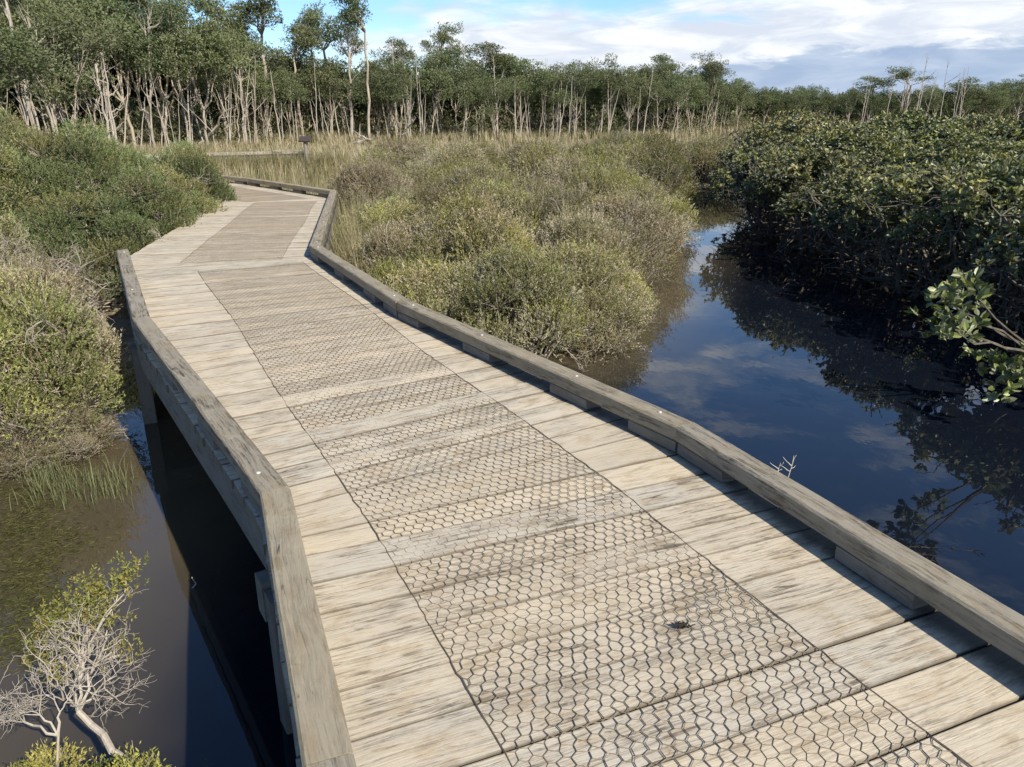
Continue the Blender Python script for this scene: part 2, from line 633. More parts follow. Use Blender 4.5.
xs, ys = axis(-16, 18, .3, 3000), axis(-10, 34, .3, 3000)
gx, gy = np.meshgrid(xs, ys)
gz = ground_z(gx.ravel(), gy.ravel())
nx, ny = len(xs), len(ys)
ii = (np.arange(ny - 1)[:, None] * nx + np.arange(nx - 1)[None, :]).ravel()
terr = link('terrain', mesh_from('terrain', np.stack([gx.ravel(), gy.ravel(), gz], 1), [np.stack([ii, ii + 1, ii + nx + 1, ii + nx], 1)], terrain_mat(), smooth=True))
tag(terr, None, None, kind='structure')
wx, wy = np.meshgrid(np.arange(-14, 16.01, .4), np.arange(-14, 26.01, .4))
wp_ = np.stack([wx.ravel(), wy.ravel()], 1)
wsd = poly_sd(wp_, POOL)
wn_, wm_ = wx.shape
wi = (np.arange(wn_ - 1)[:, None] * wm_ + np.arange(wm_ - 1)[None, :]).ravel()
left_pool = np.clip((-.6 - wp_[:, 0]) / 1.2, 0, 1) * .72
shallow = np.maximum(np.clip(1.05 - wsd / 2.6, 0, 1), left_pool)
water = link('water', mesh_from('water', np.concatenate([wp_, np.full((len(wp_), 1), WATER)], 1), [np.stack([wi, wi + 1, wi + wm_ + 1, wi + wm_], 1)], water_mat(), {'shallow': ('FLOAT', shallow)}))
tag(water, None, None, kind='structure')

# ------------------------------------------------------------------ boardwalk
LEFT = np.array([(1.30, -3.30), (-.466, 1.305), (-.955, 2.58), (-2.615, 5.12), (-4.02, 7.79), (-4.86, 12.95), (-6.72, 14.9), (-9.9, 18.3), (-11.6, 21.5), (-12.2, 27.2), (-7.5, 29.5)])
RIGHT = np.array([(3.60, -2.5), (1.84, .99), (.852, 3.27), (-.764, 5.665), (-2.02, 8.13), (-3.05, 13.75), (-5.30, 16.2), (-8.5, 17.9 + 1.2), (-9.8, 22), (-10.3, 25.9), (-6.7, 27.65)])
CEN = (LEFT + RIGHT) / 2
CEN[4] = (-3.03, 7.95)
seg = np.diff(CEN, axis=0)
seglen = np.hypot(seg[:, 0], seg[:, 1])
cum = np.concatenate([[0], np.cumsum(seglen)])
heads = np.arctan2(seg[:, 0], seg[:, 1])          # heading, clockwise from +Y
heads[0] = R(-21.5)
heads[1] = R(-22.5)
heads[2] = R(-32.5)
heads[3] = R(-27.5)
heads[4] = R(-9.5)
TOT = cum[-1]


def cen_at(s):
    s = np.atleast_1d(s)
    i = np.clip(np.searchsorted(cum, s, side='right') - 1, 0, len(seg) - 1)
    t = (s - cum[i])[:, None]
    return CEN[i] + seg[i] / seglen[i][:, None] * t


def head_at(s):
    s = np.atleast_1d(s).astype(float)
    i = np.clip(np.searchsorted(cum, s, side='right') - 1, 0, len(seg) - 1)
    h = heads[i].copy()
    for k in range(1, len(heads)):
        dh = heads[k] - heads[k - 1]
        wd = min(max(abs(dh) * 1.35, .25), 1.1)
        t = np.clip((s - cum[k]) / (2 * wd) + .5, 0, 1)
        t = t * t * (3 - 2 * t)
        m = np.abs(s - cum[k]) < wd
        h[m] = (heads[k - 1] + dh * t)[m]
    return h


def perp(h):
    return np.stack([np.cos(h), -np.sin(h)], -1)


def hit(poly, c, d):
    """nearest crossing of the line c + t d with a polyline, returns t"""
    best = None
    for i in range(len(poly) - 1):
        a, b = poly[i], poly[i + 1]
        e = b - a
        den = d[0] * e[1] - d[1] * e[0]
        if abs(den) < 1e-9:
            continue
        r = a - c
        t = (r[0] * e[1] - r[1] * e[0]) / den
        u = (r[0] * d[1] - r[1] * d[0]) / den
        if -1e-6 <= u <= 1 + 1e-6 and (best is None or abs(t) < abs(best)):
            best = t
    return best


board = thing('boardwalk', 'weathered timber boardwalk with kerb rails and wire mesh strips curving through the marsh', 'boardwalk', (0, 0, 0))

PITCH_P, GAP, TH = .178, .0048, .045


edge_vals, end_vals = [], []


def plank_mesh():
    buf = Buf()
    rng = np.random.default_rng(3)
    s = .02
    k = 0
    NU = 12
    while s < TOT - .3:
        pw = PITCH_P * (1 + .02 * rng.normal())
        g0 = GAP * (.5 + 1.1 * rng.random())
        sa, sb = s + g0 / 2, s + pw - g0 / 2
        s += pw
        cs = cen_at(np.array([sa, sb]))
        hs = head_at(np.array([sa, sb]))
        ds = perp(hs)
        ends = []
        for c, d in zip(cs, ds):
            tl, tr = hit(LEFT, c, d), hit(RIGHT, c, d)
            tl = -1.0 if tl is None or tl > 0 or tl < -1.6 else tl
            tr = 1.0 if tr is None or tr < 0 or tr > 1.6 else tr
            ends.append((c + d * (tl + .004 * rng.normal()), c + d * (tr + .004 * rng.normal())))
        (l0, r0), (l1, r1) = ends
        u = np.linspace(0, 1, NU)[:, None]
        e0 = l0 + (r0 - l0) * u
        e1 = l1 + (r1 - l1) * u
        wv_ = np.cumsum(rng.normal(size=(NU, 2)) * .0008, 0)
        dv = unit(e1 - e0)
        e0 = e0 + dv * wv_[:, :1]
        e1 = e1 + dv * wv_[:, 1:]
        zt = .0015 * rng.normal() + np.linspace(-1, 1, NU) * .001 * rng.normal()
        cup = .0015 * rng.normal()
        ch = .0016
        ring = []
        wid = np.linalg.norm(e1 - e0, axis=1, keepdims=True)
        for (q, zz) in ((0.0, -TH), (0.0, -ch), (ch, 0.0), ('m', cup), (-ch, 0.0), (1.0, -ch), (1.0, -TH)):
            if q == 0.0 and zz <= -ch + 1e-9:
                xy = e0
            elif q == ch:
                xy = e0 + dv * ch
            elif q == 'm':
                xy = (e0 + e1) / 2
            elif q == -ch:
                xy = e1 - dv * ch
            else:
                xy = e1
            ring.append(np.concatenate([xy, (zt + zz)[:, None]], 1))
        V = np.stack(ring, 1)                      # NU,7,3
        nr = V.shape[1]
        ulen = np.linalg.norm(r0 - l0)
        uu = (u[:, 0] * ulen)[:, None] * np.ones((1, nr)) + rng.random() * 40
        vv = np.array([0, 0, ch, .5, 1 - ch, 1, 1])[None, :] * wid + k * .37
        A = np.stack([uu, vv, np.full_like(uu, k + .5)], -1).reshape(-1, 3)
        edge_vals.append(np.tile(np.array([0, 0, .02, 1, .02, 0, 0], np.float32), NU))
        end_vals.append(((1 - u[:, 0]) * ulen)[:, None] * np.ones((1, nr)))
        V = V.reshape(-1, 3)
        i = np.arange(NU - 1)[:, None] * nr
        j = np.arange(nr)[None, :]
        j2 = (j + 1) % nr
        F = np.stack([i + j, i + j2, i + nr + j2, i + nr + j], -1).reshape(-1, 4)[:, ::-1]
        caps4 = np.array([[0, 1, 5, 6], [1, 2, 4, 5]])
        off = (NU - 1) * nr
        buf.add(V, F, A)
        n0 = buf.n - len(V)
        buf.F4.append(caps4 + n0)
        buf.F4.append(caps4[:, ::-1] + n0 + off)
        buf.F3.append(np.array([[2, 3, 4]]) + n0)
        buf.F3.append(np.array([[4, 3, 2]]) + n0 + off)
        k += 1
    return buf


deck_me = plank_mesh().mesh('deck', M_DECK, ('wp', 'FLOAT_VECTOR'))
ea = deck_me.attributes.new('edge', 'FLOAT', 'POINT')
ea.data.foreach_set('value', np.concatenate(edge_vals))
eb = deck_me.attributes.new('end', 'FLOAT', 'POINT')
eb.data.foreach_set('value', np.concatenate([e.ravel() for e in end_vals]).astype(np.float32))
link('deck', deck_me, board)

BCOUNT = [0]


def beam(buf, p0, p1, width, z0, z1, side=0.0, ch=.006, seglen_=.12, warp=.0015, rng=RNG, rot_ends=None):
    """chamfered timber from p0 to p1 (plan points); side shifts it along the right-hand normal"""
    p0, p1 = np.asarray(p0, float), np.asarray(p1, float)
    d = p1 - p0
    L = np.linalg.norm(d)
    d = d / L
    nrm = np.array([d[1], -d[0]])
    n = max(2, int(L / seglen_) + 1)
    t = np.linspace(0, L, n)
    c = p0 + d * t[:, None] + nrm * side
    if n > 3:
        c = c + nrm * (np.convolve(rng.normal(size=n + 4), np.ones(5) / 5, 'valid') * warp)[:, None]
    hw = width / 2
    prof = [(-hw, z0 + ch), (-hw, z1 - ch), (-hw + ch, z1), (hw - ch, z1), (hw, z1 - ch), (hw, z0 + ch), (hw - ch, z0), (-hw + ch, z0)]
    per = np.cumsum([0] + [math.dist(prof[i], prof[i + 1]) for i in range(7)])
    V = np.zeros((n, 8, 3))
    A = np.zeros((n, 8, 3))
    BCOUNT[0] += 1
    for j, (o, z) in enumerate(prof):
        V[:, j, :2] = c + nrm * o
        V[:, j, 2] = z + rng.normal(size=n) * .0006
        A[:, j, 0] = t + BCOUNT[0] * 3.1
        A[:, j, 1] = per[j]
        A[:, j, 2] = BCOUNT[0] + .5
    i = np.arange(n - 1)[:, None] * 8
    j = np.arange(8)[None, :]
    j2 = (j + 1) % 8
    F = np.stack([i + j, i + j2, i + 8 + j2, i + 8 + j], -1).reshape(-1, 4)[:, ::-1]
    n0 = buf.n
    buf.add(V.reshape(-1, 3), F, A.reshape(-1, 3))
    caps = np.array([[0, 1, 2, 7], [2, 3, 6, 7], [3, 4, 5, 6]])
    buf.F4.append(caps + n0)
    buf.F4.append(caps[:, ::-1] + n0 + (n - 1) * 8)


def post(buf, x, y, w_, z0, z1, rz, rng=RNG):
    n = 6
    zz = np.linspace(z0, z1, n)
    hw, ch = w_ / 2, .006
    prof = np.array([(-hw, -hw + ch), (-hw, hw - ch), (-hw + ch, hw), (hw - ch, hw), (hw, hw - ch), (hw, -hw + ch), (hw - ch, -hw), (-hw + ch, -hw)])
    c, s_ = math.cos(rz), math.sin(rz)
    P = np.stack([prof[:, 0] * c - prof[:, 1] * s_ + x, prof[:, 0] * s_ + prof[:, 1] * c + y], 1)
    BCOUNT[0] += 1
    V = np.zeros((n, 8, 3))
    A = np.zeros((n, 8, 3))
    V[:, :, :2] = P[None]
    V[:, :, 2] = zz[:, None]
    A[:, :, 0] = zz[:, None] + BCOUNT[0] * 2.3
    A[:, :, 1] = np.arange(8)[None] * w_ / 2
    A[:, :, 2] = BCOUNT[0] + .5
    i = np.arange(n - 1)[:, None] * 8
    j = np.arange(8)[None, :]
    j2 = (j + 1) % 8
    F = np.stack([i + j, i + j2, i + 8 + j2, i + 8 + j], -1).reshape(-1, 4)
    n0 = buf.n
    buf.add(V.reshape(-1, 3), F, A.reshape(-1, 3))
    caps = np.array([[0, 1, 2, 7], [2, 3, 6, 7], [3, 4, 5, 6]])
    buf.F4.append(caps + n0 + (n - 1) * 8)


KW, KZ0, KZ1 = .112, .060, .136


def kerb(poly, inward, step=.95, blen=.32, skip=()):
    """kerb rails on packers: one rail per straight length; packers and bolts are its sub-parts"""
    n = len(poly)
    offs = []
    for i in range(n - 1):
        d = poly[i + 1] - poly[i]
        d = d / np.linalg.norm(d)
        offs.append(np.array([d[1], -d[0]]) * inward * (KW / 2 + .006))
    for i in range(n - 1):
        if i in skip:
            continue
        # mitred centre-line points
        def mit(k):
            if k == 0:
                return poly[0] + offs[0]
            if k == n - 1:
                return poly[-1] + offs[-1]
            a, b = offs[k - 1], offs[k]
            m = a + b
            m = m / np.linalg.norm(m)
            return poly[k] + m * (np.linalg.norm(a) / max(.5, (m @ (a / np.linalg.norm(a)))))
        a, b = mit(i), mit(i + 1)
        L = np.linalg.norm(b - a)
        d = (b - a) / L
        parts = max(1, round(L / 4.5))
        for q in range(parts):
            pa = a + d * (L * q / parts + .002)
            pb = a + d * (L * (q + 1) / parts - .002)
            bf = Buf()
            beam(bf, pa, pb, KW, KZ0, KZ1, ch=.008, warp=.003)
            rail = link('kerb_rail', bf.mesh('kerb_rail', M_KERB, ('wp', 'FLOAT_VECTOR')), board)
            l2 = np.linalg.norm(pb - pa)
            pos = [l2 - blen * .5 - .01]
            while pos[-1] - step > blen * .5:
                pos.append(pos[-1] - step)
            if pos[-1] > blen * 1.6:
                pos.append(blen * .5 + .01)
            for x in pos:
                bb = Buf()
                beam(bb, pa + d * (x - blen / 2), pa + d * (x + blen / 2), KW - .012, .0035, KZ0 - .002, ch=.003)
                link('spacer_block', bb.mesh('spacer_block', M_UNDER, ('wp', 'FLOAT_VECTOR')), rail)
                cx, cy = pa + d * x
                if random.random() < .55:
                    continue
                link('bolt', BOLT, rail, (cx + random.uniform(-.015, .015), cy + random.uniform(-.01, .01), KZ1 + .001))


def bolt_mesh():
    bf = Buf()
    k = 10
    a = np.linspace(0, 2 * math.pi, k, endpoint=False)
    prof = [(.0095, -.004), (.0095, .002), (.006, .0045), (.0005, .005)]
    V = np.array([[r_ * math.cos(t), r_ * math.sin(t), z] for r_, z in prof for t in a])
    i = np.arange(3)[:, None] * k
    j = np.arange(k)[None]
    j2 = (j + 1) % k
    bf.add(V, np.stack([i + j, i + j2, i + k + j2, i + k + j], -1).reshape(-1, 4))
    return bf.mesh('bolt', M_BOLT)


BOLT = bolt_mesh()
kerb(LEFT[:5], +1)
kerb(RIGHT, -1, skip=(8, 9))
kerb(np.array([RIGHT[9] + (RIGHT[10] - RIGHT[9]) * t for t in (.62, .92)]), -1)

# longitudinal bearers under both edges, cross-heads and posts
for poly, inw in ((LEFT, 1), (RIGHT, -1)):
    for i in range(len(poly) - 1):
        bf = Buf()
        d = poly[i + 1] - poly[i]
        d = d / np.linalg.norm(d)
        beam(bf, poly[i] + d * .01, poly[i + 1] - d * .01, .05, -TH - .003 - .19, -TH - .003, side=inw * .035, warp=.002)
        link('edge_bearer', bf.mesh('edge_bearer', M_UNDER, ('wp', 'FLOAT_VECTOR')), board)
s = cum[2] + .22 - 3.75
while s < TOT - 1:
    c = cen_at(s)[0]
    h = head_at(s)[0]
    d = perp(np.array([h]))[0]
    tl, tr = hit(LEFT, c, d) or -1, hit(RIGHT, c, d) or 1
    tl, tr = max(tl, -1.5), min(tr, 1.5)
    bf = Buf()
    beam(bf, c + d * (tl - .035), c + d * (tr + .035), .10, -.42, -.243, ch=.004)
    link('crosshead', bf.mesh('crosshead', M_UNDER, ('wp', 'FLOAT_VECTOR')), board)
    fwd = np.array([math.sin(h), math.cos(h)])
    for t in (tl + .02, tr - .02):
        p_ = c + d * t - fwd * .105
        bf = Buf()
        post(bf, p_[0], p_[1], .10, -1.9, -.27, -h)
        link('post', bf.mesh('post', M_UNDER, ('wp', 'FLOAT_VECTOR')), board)
    s += 3.75


# wire netting laid in strips down the middle
def run_path(pts):
    pts = np.array(pts, float)
    sg = np.diff(pts, axis=0)
    ln = np.hypot(sg[:, 0], sg[:, 1])
    cm = np.concatenate([[0], np.cumsum(ln)])
    hd = np.arctan2(sg[:, 0], sg[:, 1])

    def pos(s_):
        i = np.clip(np.searchsorted(cm, s_, side='right') - 1, 0, len(sg) - 1)
        return pts[i] + sg[i] / ln[i][:, None] * (s_ - cm[i])[:, None]

    def hdg(s_):
        return np.interp(s_, np.concatenate([[cm[k] + (.5 if k else 0), cm[k + 1] - .5] for k in range(len(hd))]), np.repeat(hd, 2))
    return pos, hdg, cm[-1]


def netting(s0, s1, half=.5, seed=0, path=None):
    """hexagon wire netting: twisted pairs run along the walk, single wires zig-zag across it"""
    rng = np.random.default_rng(seed)
    W = 2 * half / 24.0
    a = W / math.sqrt(3)
    buf = Buf()
    rows = int((s1 - s0) / (1.5 * a))
    nk = 49
    ph = rng.random(10) * 6
    r = np.arange(rows + 1)[:, None]
    k = np.arange(nk)[None, :]
    hi = (k + r) % 2 == 0
    Sg = s0 + r * 1.5 * a + np.where(hi, 1, -1) * a * .25
    T = -half + k * W / 2 + np.zeros_like(Sg)
    Sg = Sg + rng.normal(size=T.shape) * .0022 + .012 * np.sin(T * 3 + ph[6]) * np.sin(s0 + r * .05 + ph[7])
    T = T + rng.normal(size=T.shape) * .0022
    T = T + .008 * np.sin(Sg * 2.1 + ph[0]) + .007 * np.sin(T * 5 + Sg * 1.3 + ph[1]) + .005 * np.sin(Sg * .8 + ph[8])
    Zw = .0022 + .0045 * np.clip(np.sin(Sg * 7 + ph[4]) * np.sin(T * 6 + ph[5]), 0, 1) + np.abs(rng.normal(size=T.shape)) * .0008
    pos, hdg = path if path else (cen_at, head_at)
    C = pos(Sg.ravel())
    H = perp(hdg(Sg.ravel()))
    P = np.concatenate([C + H * T.ravel()[:, None], Zw.ravel()[:, None]], 1).reshape(*T.shape, 3)
    E0 = [P[:, :-1].reshape(-1, 3)]
    E1 = [P[:, 1:].reshape(-1, 3)]
    RD = [np.full(P[:, 1:].size // 3, .0011)]
    hm = hi[:-1]
    E0.append(P[:-1][hm]); E1.append(P[1:][hm]); RD.append(np.full(int(hm.sum()), .0016))
    for col in (0, nk - 1):                           # selvedge wires
        E0.append(P[:-1, col]); E1.append(P[1:, col]); RD.append(np.full(len(P) - 1, .0024))
    E0, E1, RD = np.concatenate(E0), np.concatenate(E1), np.concatenate(RD)[:, None]
    d = unit(E1 - E0)
    up = np.tile(np.array([0, 0, 1.0]), (len(d), 1))
    sd_ = unit(np.cross(d, up))
    up = np.cross(sd_, d)
    k3 = [(1, -.6), (-1, -.6), (0, 1.1)]
    ring0 = [E0 + sd_ * RD * x + up * RD * y for x, y in k3]
    ring1 = [E1 + sd_ * RD * x + up * RD * y for x, y in k3]
    V = np.stack(ring0 + ring1, 1).reshape(-1, 3)
    kk = np.arange(len(E0))[:, None] * 6
    F = np.concatenate([kk + np.array([[a_, b_, b_ + 3, a_ + 3]]) for a_, b_ in ((0, 1), (1, 2), (2, 0))], 0)
    buf.add(V, F)
    return buf


for run, sd_i in (([(2.05, -1.65), (.52, 1.51), (-.07, 2.74), (-2.61, 7.66)], 1), ([(-2.90, 7.86), (-3.80, 13.25)], 2)):
    pos_, hdg_, L_ = run_path(run)
    link('wire_mesh', netting(.03, L_ - .03, .5, sd_i, (pos_, hdg_)).mesh('wire_mesh', M_WIRE), board)
link('wire_mesh', netting(cum[5] + .05, cum[7], .5, 3).mesh('wire_mesh', M_WIRE), board)

# ------------------------------------------------------------------ vegetation prototypes
OLIVE = np.array((.215, .205, .085))
GREEN = np.array((.155, .190, .080))
YELLOW = np.array((.31, .295, .085))
GREYB = np.array((.335, .295, .205))
BROWN = np.array((.225, .185, .105))


def rand_dir(n, rng):
    return unit(rng.normal(size=(n, 3)))


def shrub_proto(seed, Rr, H, palette, n_lobe=16, per_lobe=110, n_leaf=12, s_len=.09, l_len=.026, l_w=.0035, bare=.12, twig_r=.004, snags=3):
    """dome-shaped, many-lobed fine-leaved shrub. returns (stems mesh, foliage mesh)"""
    rng = np.random.default_rng(seed)
    st, fo = Buf(), Buf()
    lob = []
    for i in range(n_lobe):
        a = rng.random() * 2 * math.pi
        q = math.sqrt(rng.random()) * .88
        z = H * (.26 + .60 * (1 - q ** 1.9) * (.5 + .5 * rng.random() ** .6))
        rad = Rr * (.17 + .17 * rng.random())
        lob.append((np.array([math.cos(a) * q * Rr, math.sin(a) * q * Rr, z]), rad))
    for i in range(max(5, n_lobe // 2)):                     # skirt
        a = (i + rng.random() * .6) / max(5, n_lobe // 2) * 2 * math.pi
        rad = Rr * (.18 + .13 * rng.random())
        lob.append((np.array([math.cos(a) * Rr * .82, math.sin(a) * Rr * .82, H * (.2 + .2 * rng.random())]), rad))
    for c, rad in lob:
        b0 = np.array([c[0] * .12, c[1] * .12, 0.0])
        mid = (b0 + c) / 2 + np.array([c[0] * .14, c[1] * .14, -.05 * H])
        P = np.concatenate([wobble_path(b0, mid, 4, .02 * Rr, rng)[:-1], wobble_path(mid, c, 4, .03 * Rr, rng)])
        tube(st, P, np.linspace(.016, .006, len(P)) * Rr / .8 * 1.1, 5)
        pal = palette[rng.choice(len(palette), p=[p for _, p in palette])][0] * (.66 + .68 * rng.random())
        n = int(per_lobe * (rad / (Rr * .27)) ** 2)
        dd = rand_dir(n, rng)
        dd[:, 2] = np.where(dd[:, 2] < -.35, -dd[:, 2], dd[:, 2])
        sh = .66 + .36 * rng.random((n, 1)) ** .45
        bump_ = 1 + .30 * np.sin(dd[:, :1] * 7 + c[0] * 9) * np.sin(dd[:, 1:2] * 6 + c[1] * 7) + .1 * rng.normal(size=(n, 1))
        cen = c + dd * rad * sh * bump_ * np.array([1.05, 1.05, .85])
        keep = cen[:, 2] > .02
        cen, dd = cen[keep], dd[keep]
        n = len(cen)
        mixr = rng.random((n, 1))
        col = pal * (.75 + .5 * rng.random((n, 1)))
        up_ = np.clip(dd[:, 2:3], 0, 1)
        col = col * (1 - .35 * up_ * mixr) + YELLOW * (.35 * up_ * mixr)
        col = np.where(rng.random((n, 1)) < bare, GREYB * (.8 + .5 * rng.random((n, 1))), col)
        direc = dd * 1.0 + np.array([0, 0, .55]) + rng.normal(size=(n, 3)) * .28
        sprigs(fo, cen, direc, col, n_leaf, s_len * (.7 + 1.0 * rng.random(n)), l_len, l_w, rng=rng, spread=.62)
        m = max(3, int(n * .09))
        for k in rng.choice(n, min(m, n), replace=False):
            e = cen[k] + unit(direc[k]) * s_len * (1.0 if rng.random() < .75 else 1.9)
            tube(st, wobble_path(c + (cen[k] - c) * .15, e, 4, .01, rng), np.linspace(twig_r, twig_r * .4, 4), 3)
    for i in range(snags):
        c, rad = lob[rng.integers(len(lob))]
        d0 = rand_dir(1, rng)[0] * np.array([1, 1, .6]) + np.array([c[0], c[1], .15]) * .8
        p0 = c + unit(d0) * rad * .4
        def br(p, d, L, r_, dep):
            P = [p]
            for k in range(5):
                d = unit(d + rng.normal(size=3) * .28)
                P.append(P[-1] + d * L / 5)
            tube(st, np.array(P), np.linspace(r_, r_ * .5, 6), 5)
            if dep < 3:
                for k in (2, 3, 5):
                    br(P[k], unit(d + rand_dir(1, rng)[0] * .8), L * .6, r_ * .55, dep + 1)
        br(p0, unit(d0), (.30 + .22 * rng.random()) * Rr, .010 * Rr, 0)
    return st.mesh('stems', M_TWIG), fo.mesh('foliage', M_LEAF, ('Col', 'FLOAT_COLOR'))


PAL_GREEN = [(GREEN, .62), (OLIVE, .3), (BROWN, .08)]
PAL_OLIVE = [(OLIVE, .48), (YELLOW * .85, .24), (GREYB, .16), (BROWN, .12)]
PAL_NEAR = [(np.array((.190, .215, .080)), .46), (np.array((.29, .305, .11)), .26), (GREYB, .18), (BROWN, .10)]
PAL_GREY = [(GREYB, .48), (OLIVE, .2), (BROWN, .32)]
PAL_BROWN = [(BROWN * 1.05, .42), (GREYB * .85, .16), (OLIVE * .9, .42)]

SH = {}
SH['near'] = [shrub_proto(20 + i, .85, 1.45, PAL_NEAR if i != 1 else PAL_GREY, 40, 200, 15, .105, .024, .0042, bare=.10 if i != 1 else .35, snags=12 if i != 1 else 30) for i in range(3)]
SH['green'] = [shrub_proto(30 + i, .95, 1.75, PAL_GREEN, 40, 190, 13, .085, .030, .0056, bare=.04, snags=2) for i in range(3)]
SH['olive'] = [shrub_proto(40 + i, .72, 1.15, PAL_OLIVE, 26, 120, 14, .115, .030, .0046, bare=.18, snags=6) for i in range(4)]
SH['brown'] = [shrub_proto(50 + i, .72, 1.05, PAL_BROWN if i else PAL_GREY, 26, 115, 14, .12, .030, .0044, bare=.28, snags=8) for i in range(4)]

SH['bare'] = [shrub_proto(60, .9, 1.5, PAL_GREY, 26, 60, 9, .09, .022, .0030, bare=.6, snags=70)]


def place_shrub(kind, idx, x, y, rz, sc, label, group, name='shrub', z=None, szm=1.0):
    st, fo = SH[kind][idx % len(SH[kind])]
    zz = max(float(ground_z(x, y)[0]), WATER - .10) if z is None else z
    t = thing(name, label, 'shrub', (x, y, zz - .03), rz, group, (sc, sc, sc * szm))
    link('stems', st, t)
    link('foliage', fo, t)
    return t


def poisson(poly, rmin, rng, tries=4000, grow=0.0):
    lo, hi = poly.min(0), poly.max(0)
    pts = []
    C_ = rng.random((tries, 2)) * (hi - lo) + lo
    C_ = C_[poly_sd(C_, poly) > 0]
    for c in C_:
        rr = rmin + grow * max(0, c[1] - 8)
        if all((c[0] - p[0]) ** 2 + (c[1] - p[1]) ** 2 > rr * rr for p in pts):
            pts.append(c)
    return np.array(pts)


rngp = np.random.default_rng(5)
# left, close to the walk in the shallow water
for (x, y, kd, k, sc, szm, lab) in ((-3.95, 5.45, 'near', 0, .95, 1.12, 'olive-green fine-leaved shrub leaning over the water left of the boardwalk'),
                                    (-4.85, 5.10, 'near', 2, 1.0, 1.12, 'yellowish green shrub at the water edge by the left border of the photo'),
                                    (-3.45, 5.15, 'near', 1, .50, .75, 'small grey twiggy shrub drooping into the water left of the boardwalk'),
                                    (-4.95, 6.35, 'near', 0, 1.0, 1.12, 'tall yellow-green shrub behind the waterside shrubs left of the boardwalk'),
                                    (-5.9, 6.1, 'near', 2, 1.05, 1.1, 'dull olive shrub at the left edge behind the waterside shrubs'),
                                    (-5.0, 7.75, 'bare', 0, .9, .85, 'bare grey-branched shrub in the dark gap left of the kerb end'),
                                    (-6.3, 7.9, 'near', 2, 1.15, 1.3, 'large yellow-green twiggy shrub between the waterside shrubs and the green thicket')):
    place_shrub(kd, k, x, y, rngp.random() * 6, sc, lab, None, szm=szm)
# left, the green thicket along the far stretch
for i, (x, y, sc, szm) in enumerate(((-5.05, 9.3, .85, .95), (-5.2, 10.6, .9, 1.0), (-5.35, 11.9, .9, 1.0), (-5.55, 13.2, .92, 1.1), (-6.1, 14.4, .9, 1.14), (-6.3, 9.9, 1.05, 1.05), (-6.6, 11.4, 1.1, 1.08), (-6.9, 13.0, 1.1, 1.1), (-7.5, 14.3, 1.1, 1.1), (-7.3, 10.6, 1.15, 1.12), (-7.7, 12.3, 1.15, 1.15))):
    place_shrub('green', i, x, y, rngp.random() * 6, sc, 'fresh green bushy shrub overhanging the left edge of the far boardwalk', 'green shrubs along the boardwalk', szm=szm)
BACKL = np.array([(-7.0, 7.2), (-7.6, 9), (-8.3, 12), (-8.6, 15.2), (-12, 18.5), (-22, 20), (-22, 9), (-12, 6.5)])
for i, (x, y) in enumerate(poisson(BACKL, 1.35, rngp, 3000)):
    k = ('olive', 'brown', 'green', 'olive')[int(rngp.random() * 4)]
    s_ = (1.65 if k != 'green' else 1.2) * (.85 + .35 * rngp.random())
    place_shrub(k, i, x, y, rngp.random() * 6, s_, 'tall dull shrub in the thicket left of the boardwalk behind the green shrubs', 'shrubs of the left thicket', szm=1.0 + .12 * rngp.random())
# middle, between the walk and the creek
MID = np.array([(-.6, 7.35), (.55, 7.3), (1.25, 9.0), (1.85, 11.6), (2.8, 14.6), (3.4, 18.6), (4.3, 24.5), (8.5, 27.5), (5.0, 27.2), (-1.6, 25.0), (-3.6, 21.5), (-3.2, 17.0), (-2.25, 13.5), (-1.75, 10.5), (-1.2, 8.8)])
mids = poisson(MID, .54, rngp, 14000, .030)
for i, (x, y) in enumerate(mids):
    yel = rngp.random()
    k = 'olive' if yel < .52 - .02 * max(0, x - y * .08) * 3 else 'brown'
    s_ = (.58 + .50 * rngp.random()) * (1 + .020 * max(0, y - 10))
    if k == 'olive':
        place_shrub(k, i, x, y, rngp.random() * 6, s_, 'olive-green saltmarsh shrub in the patch between boardwalk and creek', 'olive saltmarsh shrubs', szm=.85 + .4 * rngp.random())
    else:
        place_shrub(k, i, x, y, rngp.random() * 6, s_, 'grey-brown saltmarsh shrub in the patch between boardwalk and creek', 'grey-brown saltmarsh shrubs', szm=.85 + .4 * rngp.random())


# ------------------------------------------------------------------ mangroves
MG_D, MG_L, MG_Y = np.array((.038, .050, .017)), np.array((.105, .118, .034)), np.array((.31, .285, .080))


